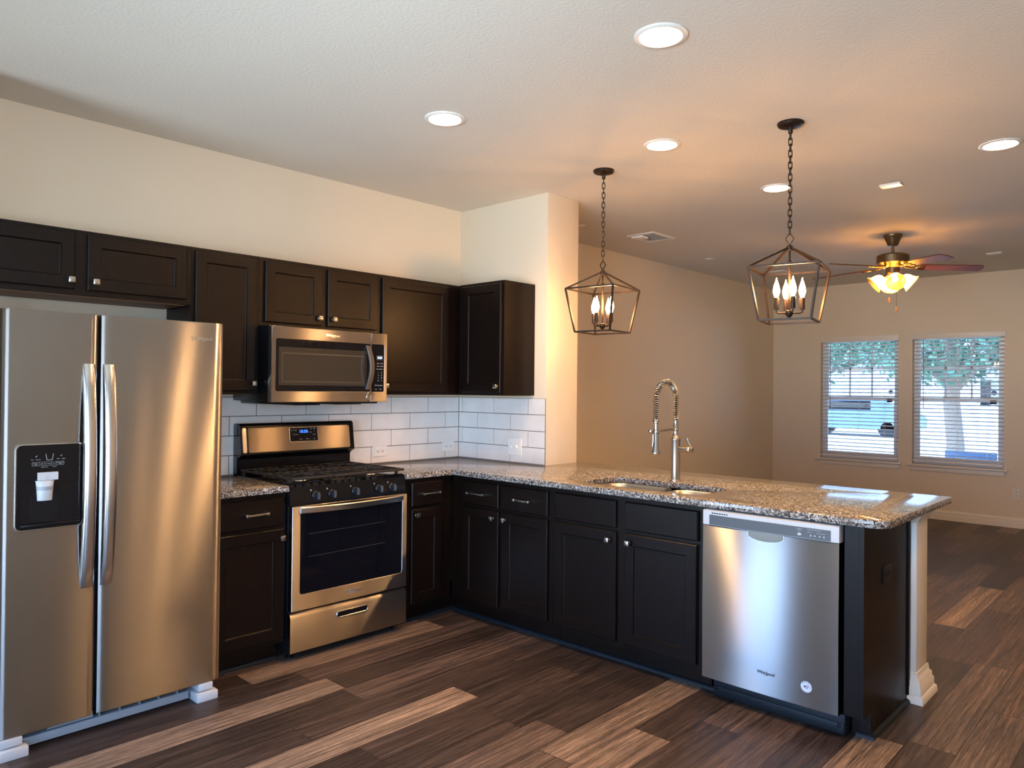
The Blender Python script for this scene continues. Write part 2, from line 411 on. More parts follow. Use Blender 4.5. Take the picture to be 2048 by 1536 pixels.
RECESSED = [((-1.395, -2.604), 'large recessed downlight nearest the camera, alone at the top of the ceiling'),
            ((-1.367, -1.357), 'recessed downlight on the left, above the range and microwave'),
            ((-0.327, -1.949), 'recessed downlight over the sink, between the two lantern pendants'),
            ((0.856, -3.297), 'recessed downlight at the right edge, right of both lantern pendants'),
            ((0.896, -2.053), 'recessed downlight partly hidden by the chain of the right lantern pendant'),
            ((-1.38, -3.85), 'added unseen recessed downlight above the camera, out of the picture'),  # unseen lamp added to continue the left row and warm the room
            ((0.87, -4.54), 'added unseen recessed downlight in the living room beyond the right edge of the picture')]  # unseen lamp added for more warm light in the living room
RR = 0.088
def make_ceiling():
    bm = BM(); es = []
    def ring(pts):
        vs = [bm.verts.new((x, y, H)) for x, y in pts]
        for i in range(len(vs)): es.append(bm.edges.new((vs[i], vs[(i + 1) % len(vs)])))
    ring([(XL, YF), (XF, YF), (XF, 0.05), (XL, 0.05)])
    for (x, y), _ in RECESSED: ring([(x + (RR - 0.006) * cos(2 * pi * k / 32), y + (RR - 0.006) * sin(2 * pi * k / 32)) for k in range(32)])
    bmesh.ops.triangle_fill(bm, use_beauty=True, use_dissolve=False, edges=es)
    for f in bm.faces:
        if f.normal.z > 0: f.normal_flip()
    vs = [bm.verts.new(p_) for p_ in ((XL - .2, YF - .2, H + 0.2), (XF + .2, YF - .2, H + 0.2), (XF + .2, 0.25, H + 0.2), (XL - .2, 0.25, H + 0.2))]; bm.faces.new(vs)
    return struct('ceiling', bm, CEIL, 'textured off-white ceiling over kitchen and living room', smooth=False, recalc=False)
make_ceiling()

bm = BM(); box(bm, ID, XL - .12, PIER_X - 0.02, 0.0, 0.16, 0, H + .2)
struct('wall_back', bm, WALL, 'cream kitchen wall behind the range and wall cabinets', smooth=False)
bm = BM(); box(bm, ID, PIER_X - 0.02, XF + .12, 0.05, 0.16, 0, H + .2)
struct('wall_living', bm, WALL, 'tan living room wall seen behind the faucet', smooth=False)
bm = BM(); box(bm, ID, 0, PIER_X, PIER_Y, 0.049, 0, H, 0.004, 2)
struct('wall_pier', bm, WALL, 'short cream wall stub that ends the kitchen run', smooth=True)
bm = BM(); box(bm, ID, -3.36, -3.205, -0.36, 0.0, 0, H)
struct('wall_return', bm, WALL, 'short wall return on the far side of the refrigerator', smooth=False)
def wall_with_holes(bm, F, A0, A1, d0, d1, holes):
    cuts = sorted(holes); a = A0
    for h0, h1, z0, z1 in cuts:
        box(bm, F, a, h0, d0, d1, 0, H + .2)
        box(bm, F, h0, h1, d0, d1, 0, z0); box(bm, F, h0, h1, d0, d1, z1, H + .2); a = h1
    box(bm, F, a, A1, d0, d1, 0, H + .2)
bm = BM(); wall_with_holes(bm, FX, -0.05, -YF, -0.12, 0.0, sorted([(-y1, -y0, WZ0, WZ1) for y0, y1 in WINS]))
struct('wall_far', bm, WALL, 'tan living room wall with the two blinded windows', smooth=False)
bm = BM(); wall_with_holes(bm, lambda a, d, z: (XL + d, a, z), YF, 0.0, -0.12, 0.0, [WINL, DOOR])
struct('wall_left', bm, WALL, 'cream wall with the glazed patio door, left of the camera', smooth=False)
bm = BM(); wall_with_holes(bm, lambda a, d, z: (a, YF + d, z), XL - .12, XF + .12, -0.12, 0.0, [WINF])
struct('wall_front', bm, WALL, 'cream wall with one window, behind the camera', smooth=False)
# glazed door and the two windows out of the photograph's view
FLW = lambda a, d, z: (XL + d, a, z)
FFW = lambda a, d, z: (a, YF + d, z)
def glazed(name, F, o, label, n=2, fr=.05):
    bm = BM(); w = (o[1] - o[0]) / n
    for k in range(n): ringplate(bm, F, (o[0] + w * k, o[0] + w * (k + 1), o[2], o[3]), (o[0] + w * k + fr, o[0] + w * (k + 1) - fr, o[2] + fr, o[3] - fr), -0.09, -0.03, .003, .003, 2)
    s = struct(name, bm, VINYL, label)
    bm = BM(); box(bm, F, o[0] + fr - .01, o[1] - fr + .01, -0.066, -0.06, o[2] + fr - .01, o[3] - fr + .01); build('glass', bm, PANE, s, smooth=False)
glazed('door_1', FLW, DOOR, 'white framed glass door in the left wall', 1, .09)
glazed('window_3', FLW, WINL, 'large white framed window in the left wall', 2)
glazed('window_4', FFW, WINF, 'white framed window behind the camera', 2)

# peninsula half wall with its trim
PW0, PW1, PYE = 0.0, 0.178, -3.125
bm = BM(); box(bm, ID, PW0, PW1, PYE, PIER_Y - 0.001, 0, 0.8825, 0.003)
struct('wall_peninsula', bm, TRIM, 'white painted half wall closing the back and end of the peninsula')
def moulding_end(name, prof, label):
    # profile (offset, z) swept round the end of the half wall
    bm = BM(); rings = []
    for o, z in prof:
        rings.append([(PW0 - o, -3.0955, z), (PW0 - o, PYE - o, z), (PW1 + o, PYE - o, z), (PW1 + o, PIER_Y - .03, z)])
    loops(bm, rings, False, False, closed=False)
    return struct(name, bm, TRIM, label, ang=50)
moulding_end('trim_1', [(0.0005, 0.135), (0.006, 0.132), (0.009, 0.105), (0.018, 0.098), (0.019, 0.078), (0.026, 0.068), (0.027, 0.035), (0.036, 0.028), (0.038, 0.0)], 'stepped white base moulding round the end of the half wall')
moulding_end('trim_2', [(0.0005, 0.825), (0.008, 0.828), (0.009, 0.838), (0.020, 0.852), (0.024, 0.866), (0.024, 0.8822), (0.0005, 0.8822)], 'white crown moulding under the counter at the end of the half wall')
def baseboard(name, F, a0, a1, label):
    bm = BM(); rings = []
    for d, z in ((0.0, 0.108), (0.006, 0.106), (0.009, 0.092), (0.014, 0.086), (0.014, 0.062), (0.017, 0.056), (0.018, 0.0), (0.0, 0.0)):
        rings.append([F(a0, d, z), F(a1, d, z)])
    loops(bm, rings, False, False, closed=False)
    return struct(name, bm, TRIM, label, smooth=False)
baseboard('baseboard_far', FX, -0.05, -YF, 'cream baseboard along the window wall')
baseboard('baseboard_living', lambda a, d, z: (a, 0.05 - d, z), PIER_X, XF, 'cream baseboard along the living room wall')

# tiled backsplash: real tiles on grout
def backsplash():
    bm = BM(); zs = [0.917, 1.0285, 1.1410, 1.2535, 1.3650]; g = 0.0022
    def rows(F, a0, a1, jt, je, zmax=None):
        box(bm, F, a0, a1, 0.0005, 0.006, 0.917, 1.365, mi=1)
        for r_ in range(4):
            j0 = jt if r_ in (1, 3) else je
            js = [a0] + sorted(x for x in [j0 + 0.331 * k for k in range(-12, 12)] if a0 + .012 < x < a1 - .012) + [a1]
            for a, b in zip(js[:-1], js[1:]):
                plate(bm, F, a + g, b - g, zs[r_] + g, zs[r_ + 1] - g, 0.004, 0.0095, 0.001, 0.0014, 1, mi=0)
    rows(FB, -2.21, -0.0095, -0.308, -0.143)
    rows(FP, 0.0095, 0.8605, 0.045, 0.208)
    return struct('wall_backsplash', bm, [TILE, GROUT], 'white subway tile backsplash with dark grout around the corner')
backsplash()

# ------------------------------------------------------------------ recessed downlights
def downlight(x, y, label):
    r = thing('recessed_downlight', (x, y, H), label, 'ceiling light', 'recessed downlights in the ceiling')
    bm = BM(); lathe(bm, [(RR + .012, H - .0005), (RR + .012, H - .004), (RR + .006, H - .008), (RR - .008, H - .008), (RR - .012, H - .003), (RR - .012, H + .004)], (x, y, 0), 40, False, False)
    build('trim_ring', bm, WHITE, r)
    bm = BM(); lathe(bm, [(RR - .012, H + .003), (RR - .022, H + .030), (RR - .028, H + .075), (RR - .028, H + .095), (0.001, H + .098)], (x, y, 0), 40, False, False)
    build('baffle', bm, BAFFLE, r)
    bm = BM(); lathe(bm, [(0.001, H + .028), (0.030, H + .030), (0.045, H + .040), (0.048, H + .055), (0.036, H + .075), (0.018, H + .092)], (x, y, 0), 32, True, True)
    build('lamp', bm, LENS, r)
for (x, y), lb in RECESSED: downlight(x, y, lb)

# ------------------------------------------------------------------ cabinets
def shaker(bm, F, a0, a1, z0, z1, d0, d1, s=0.056):
    R = lambda k, d: [F(a0 + k, d, z0 + k), F(a1 - k, d, z0 + k), F(a1 - k, d, z1 - k), F(a0 + k, d, z1 - k)]
    loops(bm, [R(0, d0), R(0, d1 - .004), R(.004, d1), R(s, d1), R(s + .003, d1 - .007), R(s + .006, d1 - .009)])
def slab(bm, F, a0, a1, z0, z1, d0, d1):
    R = lambda k, d: [F(a0 + k, d, z0 + k), F(a1 - k, d, z0 + k), F(a1 - k, d, z1 - k), F(a0 + k, d, z1 - k)]
    loops(bm, [R(0, d0), R(0, d1 - .005), R(.005, d1)])
def knob(F, a, z, d, parent):
    bm = BM(); w = 0.0155
    plate(bm, F, a - .008, a + .008, z - .008, z + .008, d, d + .004, .004, .001)
    plate(bm, F, a - .006, a + .006, z - .006, z + .006, d + .003, d + .016, .005, 0)
    rings = [[F(p_[0], dd, p_[1]) for p_ in rrect(a - w * k, a + w * k, z - w * k, z + w * k, 0.006 * k, 4)] for dd, k in ((d + .013, .80), (d + .016, 1.0), (d + .022, 1.0), (d + .027, .86), (d + .029, .5))]
    loops(bm, rings); return build('knob', bm, NICKEL, parent)
def pull(F, a0, a1, z, d, parent):
    bm = BM(); h = .0055
    box(bm, F, a0, a1, d + .020, d + .031, z - h, z + h, .003)
    for a in (a0 + .006, a1 - .006): box(bm, F, a - .008, a + .008, d, d + .033, z - .0085, z + .0085, .003)
    return build('handle', bm, NICKEL, parent)
def carcass(bm, F, a0, a1, d1, z0, z1, t=.018, top=True, door_holes=None):
    box(bm, F, a0, a0 + t, .003, d1 - .019, z0, z1); box(bm, F, a1 - t, a1, .003, d1 - .019, z0, z1)
    box(bm, F, a0 + t, a1 - t, .003, .009, z0, z1); box(bm, F, a0 + t, a1 - t, .009, d1 - .019, z0, z0 + t)
    if top: box(bm, F, a0 + t, a1 - t, .009, d1 - .019, z1 - t, z1)
    box(bm, F, a0, a1, d1 - .019, d1, z0, z1)
DU = 0.305; DUF = 0.325; DB = 0.61; DBF = 0.63
def upper(F, root, a0, a1, z0, z1, doors, label):
    r = thing('wall_cabinet', root, label, 'cabinet', 'dark wall cabinets')
    bm = BM(); carcass(bm, F, a0, a1, DU, z0, z1); build('body', bm, CAB, r, smooth=False)
    bm = BM(); box(bm, F, a0 + .02, a1 - .02, .01, DU - .022, z0 - .003, z0 - .0005); build('underside_panel', bm, UNDER, r, smooth=False)
    for b0, b1, q0, q1, kn in doors:
        bm = BM(); shaker(bm, F, b0, b1, q0, q1, DU + .001, DUF); d = build('door', bm, CAB, r, smooth=False)
        knob(F, kn[0], kn[1], DUF, d)
    return r
ZU = 2.141
upper(FB, (-2.68, -.15, 1.84), -3.185, -2.157, 1.84, ZU, [(-3.15, -2.693, 1.865, 2.124, (-2.712, 1.905)), (-2.64, -2.182, 1.865, 2.124, (-2.61, 1.905))], 'short wide double-door wall cabinet above the refrigerator')
upper(FB, (-1.97, -.15, 1.385), -2.155, -1.784, 1.385, ZU, [(-2.138, -1.803, 1.402, 2.124, (-1.822, 1.443))], 'tall single-door wall cabinet between refrigerator and microwave')
upper(FB, (-1.38, -.15, 1.765), -1.782, -0.981, 1.765, ZU, [(-1.752, -1.396, 1.785, 2.120, (-1.417, 1.828)), (-1.354, -0.998, 1.785, 2.120, (-1.320, 1.828))], 'short double-door wall cabinet directly above the microwave')
upper(FB, (-0.65, -.15, 1.385), -0.979, -0.004, 1.385, ZU, [(-0.958, -0.402, 1.402, 2.120, (-0.934, 1.440))], 'tall wide wall cabinet right of the microwave, in the corner')
upper(FP, (-.15, -0.54, 1.385), 0.327, 0.756, 1.385, ZU, [(0.372, 0.740, 1.402, 2.122, (0.712, 1.443))], 'tall wall cabinet on the wall stub, facing left, right of the corner')

def base_cab(F, root, a0, a1, drawers, doors, label, fmap_toe=True, name='base_cabinet', toe=(None, None), top=True):
    r = thing(name, root, label, 'cabinet', 'dark base cabinets')
    bm = BM(); carcass(bm, F, a0, a1, DB, 0.105, 0.8825, top=top); build('body', bm, CAB, r, smooth=False)
    t0, t1 = toe[0] if toe[0] is not None else a0, toe[1] if toe[1] is not None else a1
    bm = BM(); box(bm, F, t0, t1, .50, .535, 0.0, 0.106); build('toe_kick', bm, CAB, r, smooth=False)
    for b0, b1, hd in drawers:
        bm = BM(); slab(bm, F, b0, b1, 0.714, 0.857, DB + .001, DBF); d = build('drawer' if hd else 'false_drawer_front', bm, CAB, r, smooth=False)
        if hd: pull(F, hd[0], hd[1], 0.785, DBF, d)
    for b0, b1, kn in doors:
        bm = BM(); shaker(bm, F, b0, b1, 0.130, 0.695, DB + .001, DBF); d = build('door', bm, CAB, r, smooth=False)
        knob(F, kn[0], kn[1], DBF, d)
    return r
base_cab(FB, (-1.98, -.3, 0), -2.185, -1.782, [(-2.165, -1.798, (-2.020, -1.895))], [(-2.165, -1.796, (-1.814, 0.650))], 'base cabinet between refrigerator and range, one drawer over one door')
base_cab(FB, (-0.82, -.3, 0), -1.010, -0.630, [(-0.955, -0.712, (-0.888, -0.748))], [(-0.955, -0.714, (-0.922, 0.660))], 'narrow base cabinet right of the range, in the dark corner', toe=(None, -.536))
base_cab(FP, (-.3, -1.04, 0), 0.612, 1.446, [(0.717, 1.030, (0.783, 0.930)), (1.058, 1.415, (1.175, 1.300))], [(0.717, 1.032, (0.990, 0.652)), (1.060, 1.414, (1.088, 0.655))], 'peninsula base cabinet by the corner with two handled drawers', toe=(.536, None))
base_cab(FP, (-.3, -1.91, 0), 1.448, 2.378, [(1.470, 1.876, None), (1.933, 2.349, None)], [(1.472, 1.880, (1.838, 0.650)), (1.935, 2.344, (1.962, 0.650))], 'sink base cabinet with two blank false drawer fronts', top=False, name='sink_base_cabinet')
# end panel past the dishwasher
r = thing('end_panel', (-.3, -3.06, 0), 'dark cabinet end panel and filler right of the dishwasher, with outlet', 'cabinet')
bm = BM()
pts = [(0.012, 0.0), (0.535, 0.0), (0.535, 0.105), (0.628, 0.105), (0.628, 0.8825), (0.012, 0.8825)]
loops(bm, [[FP(3.075, d, z) for d, z in pts], [FP(3.094, d, z) for d, z in pts]]); build('side_panel', bm, CAB, r, smooth=False)
bm = BM(); box(bm, FP, 3.018, 3.0745, .56, .628, 0.105, 0.8825); build('filler_strip', bm, CAB, r, smooth=False)
bm = BM(); box(bm, FP, 3.02, 3.0745, .50, .535, 0, 0.104); build('toe_kick', bm, CAB, r, smooth=False)
bm = BM(); box(bm, FP, 3.0945, 3.103, .012, .030, 0.02, 0.8825); build('scribe_strip', bm, CAB, r, smooth=False)
def quarter_round(name, F, a0, a1, d0, label):
    bm = BM(); pr = [(0, 0)] + [(0.017 * cos(t), 0.019 * sin(t)) for t in [radians(15 * k) for k in range(7)]]
    loops(bm, [[F(a0, d0 + d, z) for d, z in pr], [F(a1, d0 + d, z) for d, z in pr]]); return struct(name, bm, NAVYP, label)
quarter_round('trim_3', FP, .553, 2.40, .5355, 'thin dark quarter round along the foot of the peninsula cabinets')
quarter_round('trim_4', FB, -1.008, -.536, .5355, 'thin dark quarter round at the foot of the corner cabinet')
quarter_round('trim_5', FB, -2.185, -1.79, .5355, 'thin dark quarter round between refrigerator and range')
quarter_round('trim_6', lambda a, d, z: (a, -d, z), -.54, -.012, 3.0945, 'thin dark quarter round along the foot of the end panel')
quarter_round('trim_7', FP, 3.04, 3.112, .5355, 'short dark quarter round right of the dishwasher')

# ------------------------------------------------------------------ countertops
def slab_top(name, outline, holes, label, root):
    bm = BM(); es = []
    for pl in [outline] + holes:
        vs = [bm.verts.new((x, y, 0.916)) for x, y in pl]
        for i in range(len(vs)): es.append(bm.edges.new((vs[i], vs[(i + 1) % len(vs)])))
    bmesh.ops.triangle_fill(bm, use_beauty=True, use_dissolve=False, edges=es)
    for f in bm.faces:
        f.normal_update()
        if f.normal.z < 0: f.normal_flip()
    top = list(bm.faces)
    ex = bmesh.ops.extrude_face_region(bm, geom=top, use_keep_orig=True)
    bmesh.ops.translate(bm, vec=(0, 0, -0.0325), verts=[v for v in ex['geom'] if isinstance(v, bmesh.types.BMVert)])
    bmesh.ops.recalc_face_normals(bm, faces=bm.faces)
    bm.normal_update()
    ed = [e_ for e_ in bm.edges if len(e_.link_faces) == 2 and e_.calc_face_angle(0) > 1.2 and abs(e_.verts[0].co.z - e_.verts[1].co.z) < 1e-5]
    bmesh.ops.bevel(bm, geom=ed, offset=0.004, segments=2, affect='EDGES', profile=0.5)
    t = thing(name, root, label, 'countertop')
    build('slab', bm, GRANITE, t, ang=30)
    return t
def arc(cx, cy_, r, t0, t1, n=8): return [(cx + r * cos(radians(t0 + (t1 - t0) * k / n)), cy_ + r * sin(radians(t0 + (t1 - t0) * k / n))) for k in range(n + 1)]
CD = -0.648; CE = -3.185; CBK = 0.367
outline = [(-1.011, -0.011), (-0.011, -0.011), (-0.011, -0.8625), (CBK, -0.8625)] + [(CBK, CE)] + arc(CD + .07, CE + .07, .07, 270, 180) + [(CD, CD), (-1.011, CD)]
SX0, SX1, SY0, SY1 = -0.530, -0.168, -2.292, -1.556
hole = [(x, y) for x, y in rrect(SX0, SX1, SY0, SY1, 0.085, 8)]
slab_top('granite_countertop', outline, [hole], 'long L-shaped speckled granite countertop of corner and peninsula', (-.3, -1.6, .884))
slab_top('granite_countertop', [(-2.195, -0.011), (-1.783, -0.011), (-1.783, CD), (-2.195, CD)], [], 'short speckled granite countertop piece between refrigerator and range', (-1.98, -.3, .884))
# sink
snk = thing('double_bowl_sink', ((SX0 + SX1) / 2, (SY0 + SY1) / 2, .70), 'stainless undermount double bowl sink set in the granite', 'sink')
def bowl(x0, x1, y0, y1):
    bm = BM(); rings = []
    for k, z in ((-0.0, .8825), (0.004, .878), (0.010, .80), (0.016, .73), (0.03, .706), (0.07, .700)):
        rings.append([(x, y, z) for x, y in rrect(x0 + k, x1 - k, y0 + k, y1 - k, max(.085 - k * .4, .03), 8)])
    loops(bm, rings, False, True)
    cx, cy_ = (x0 + x1) / 2, (y0 + y1) / 2
    b = build('bowl', bm, SINKM, snk, ang=60)
    bm = BM(); lathe(bm, [(.043, .7005), (.043, .703), (.036, .7035), (.030, .701), (.001, .7008)], (cx, cy_, 0), 24, False, False); build('drain', bm, STEELP, b)
bowl(SX0 - .004, SX1 + .004, -1.965, SY1 + .004); bowl(SX0 - .004, SX1 + .004, SY0 - .004, -1.985)
bm = BM(); box(bm, ID, SX0 + .05, SX1 - .05, -1.984, -1.966, .84, .874, .004); build('divider', bm, SINKM, snk)
POCKET = mat('dark_pocket', (.16, .15, .135), .25, 1.0)
SCREENB = mat('screen_border_brown', (.05, .04, .03), .3)
KNOBD = mat('knob_black', (.012, .012, .014), .3); KNOBG = mat('knob_grip', (.07, .08, .10), .35); RACKM = mat('oven_rack', (.05, .05, .05), .5)
# ------------------------------------------------------------------ refrigerator
def arched_handle(bm, F, a0, a1, z0, z1, d, bow, th):
    n = 20; rings = []
    for k in range(n + 1):
        t = k / n; z = z0 + (z1 - z0) * t; q = sin(pi * t) ** 0.62 if 0 < t < 1 else 0
        do = d + .004 + bow * q; di = max(d - .0005, do - th)
        if t < .06 or t > .94: di = d - .0005
        w_ = a1 - a0; rings.append([F(a0, di, z), F(a1, di, z), F(a1, do - .007, z), F(a1 - .05 * w_, do - .004, z), F(a1 - .2 * w_, do - .0012, z), F((a0 + a1) / 2, do, z), F(a0 + .2 * w_, do - .0012, z), F(a0 + .05 * w_, do - .004, z), F(a0, do - .007, z)])
    loops(bm, rings)
def refrigerator():
    r = thing('refrigerator', (-2.64, -.42, 0), 'stainless side-by-side refrigerator with black ice and water dispenser', 'refrigerator')
    X0, XS0, XS1, X1 = -3.069, -2.7405, -2.7245, -2.209; D0, D1 = .712, .790; Z0, Z1 = .078, 1.715
    bm = BM(); box(bm, FB, X0 + .012, X1 - .012, .04, .70, .035, 1.705, .006); build('case', bm, GREYP, r)
    def door(name, a0, a1):
        # gently crowned steel skin
        bm = BM(); n = 24; rings = []
        for k in range(n + 1):
            a = a0 + (a1 - a0) * k / n; t = 2 * k / n - 1; dd = D1 - .0045 * t * t - (.006 if abs(t) > .985 else 0)
            rings.append([FB(a, D0, Z0), FB(a, dd - .004, Z0), FB(a, dd, Z0 + .004), FB(a, dd, Z1 - .006), FB(a, dd - .006, Z1), FB(a, D0, Z1)])
        loops(bm, rings); return build(name, bm, STEEL, r, ang=50)
    fd = door('freezer_door', X0, XS0); rd = door('refrigerator_door', XS1, X1)
    bm = BM(); box(bm, FB, XS0 - .01, XS1 + .01, .69, .745, Z0 + .01, Z1 - .01); build('gasket', bm, DARK, r, smooth=False)
    for d_, a0, a1 in ((fd, -2.795, -2.750), (rd, -2.719, -2.674)):
        bm = BM(); arched_handle(bm, FB, a0, a1, .604, 1.512, D1 - .003, .047, .022); build('handle', bm, STEELP, d_, ang=45)
    logo(FB, -2.312, D1 - .001, 1.640, .0235, CHROME, rd)
    # dispenser
    A0, A1, B0, B1 = -3.020, -2.789, .866, 1.190; dz = D1 + .0008
    bm = BM(); ringplate(bm, FB, (A0 - .005, A1 + .005, B0 - .005, B1 + .005), (A0, A1, B0, B1), dz - .004, dz + .003, .024, .020); ds = build('dispenser', bm, STEELP, fd)
    bm = BM(); ringplate(bm, FB, (A0, A1, B0, B1), (A0 + .012, A1 - .012, B0 + .020, 1.042), dz - .03, dz + .0022, .020, .012, bev=.001); build('bezel', bm, BLACK, ds)
    bm = BM(); box(bm, FB, A0 + .01, A1 - .01, dz - .004, dz + .0005, B0 + .018, 1.045); build('recess', bm, GLASSB, ds, smooth=False)
    bm = BM(); plate(bm, FB, A0 + .050, A0 + .145, .893, 1.000, dz + .0005, dz + .0020, .002, .0005); build('back_panel', bm, BLACKM, ds)
    bm = BM(); box(bm, FB, A0 + .014, A1 - .014, dz, dz + .016, B0 + .010, B0 + .020, .003); build('drip_tray', bm, BLACKM, ds)
    bm = BM(); plate(bm, FB, A0 + .070, A0 + .140, 1.053, 1.084, dz + .0005, dz + .012, .002, .001); ch = build('chute_cover', bm, LGREY, ds)
    bm = BM(); lathe(bm, [(.007, 0), (.0055, 0)], (0, 0, 0), 16, False, False, F=lambda p_: FB(A0 + .103 + p_[0], dz + .0123, 1.062 + p_[1])); build('drop_symbol', bm, GREYP, ch)
    bm = BM(); rings = []
    for z, w, d_ in ((1.052, .034, .010), (1.040, .031, .020), (1.028, .029, .026), (1.010, .028, .024), (.985, .027, .018), (.974, .026, .014)):
        rings.append([FB(A0 + .096 + x, dz + .0008 + q, z) for x, q in [(w * cos(pi * k / 8), d_ * sin(pi * k / 8)) for k in range(9)]])
    loops(bm, rings); pd = build('paddle', bm, LGREY, ds)
    bm = BM(); rings = [[FB(A0 + .096 + w * cos(pi * k / 8), dz + .001 + d_ * sin(pi * k / 8), z) for k in range(9)] for z, w, d_ in ((1.030, .0297, .0268), (1.015, .0290, .0262))]
    loops(bm, rings); build('paddle_band', bm, GREYP, pd)
    # printed panel
    bm = BM(); zz = 1.112; q = dz + .0024
    x0 = A0 + .098
    for p0, p1 in (((x0, 1.155), (x0 + .004, 1.131)), ((x0 + .004, 1.131), (x0 + .022, 1.131)), ((x0 + .022, 1.131), (x0 + .026, 1.155))):
        bar(bm, FB(p0[0], q, p0[1]), FB(p1[0], q, p1[1]), .0016)
    for a in (A0 + .052, A0 + .076, A0 + .094, A0 + .118, A0 + .135, A0 + .161): bar(bm, FB(a, q, 1.110), FB(a, q, 1.124), .0006)
    for z in (1.110, 1.124): bar(bm, FB(A0 + .052, q, z), FB(A0 + .161, q, z), .0006)
    for a, z, s in ((A0 + .064, 1.1193, 'Freezer'), (A0 + .064, 1.1145, 'Temp'), (A0 + .085, 1.117, 'Light'), (A0 + .106, 1.117, 'Ice Type'), (A0 + .1265, 1.117, 'Lock'), (A0 + .148, 1.1193, 'Refrigerator'), (A0 + .148, 1.1145, 'Temp'),
                    (A0 + .052, 1.134, 'Max'), (A0 + .072, 1.134, 'Options'), (A0 + .141, 1.134, 'Filter'), (A0 + .160, 1.134, 'Status'), (A0 + .094, 1.104, 'Hold 3 sec'), (A0 + .128, 1.104, 'to lock')):
        text_mesh(bm, s, .0052, FB, a, q, z)
    for a in (A0 + .066, A0 + .151): bar(bm, FB(a - .003, q, 1.144), FB(a + .003, q, 1.149), .002)
    build('lettering', bm, WHT, ds, smooth=False)
    # base grille and hinge feet
    g = build('base_grille', (lambda b_: (box(b_, FB, X0 + .05, X1 - .12, .70, .742, .012, .046, .002), box(b_, FB, X0 + .05, X1 - .06, .68, .70, .012, .078), [box(b_, FB, X0 + .40, X1 - .10, .70, .735, z, z + .003) for z in (.058, .068)], [box(b_, FB, a, a + .004, .70, .738, .046, .074) for a in (-2.70, -2.62, -2.54, -2.46, -2.38)], box(b_, FB, X0 + .18, XS1, .70, .738, .052, .076), b_)[-1])(BM()), GREYP, r)
    for a0, a1 in ((-3.075, -2.968), (-2.318, -2.222)):
        bm = BM(); box(bm, FB, a0, a1, .66, .806, .0, .040, .004); f = build('foot', bm, LGREY, r)
        bm = BM(); box(bm, FB, a0 + .012, a1 - .018, .68, .792, .046, .0775, .004); box(bm, FB, a0 + .02, a1 - .03, .70, .77, .036, .05); build('hinge_cover', bm, LGREY, f)
refrigerator()

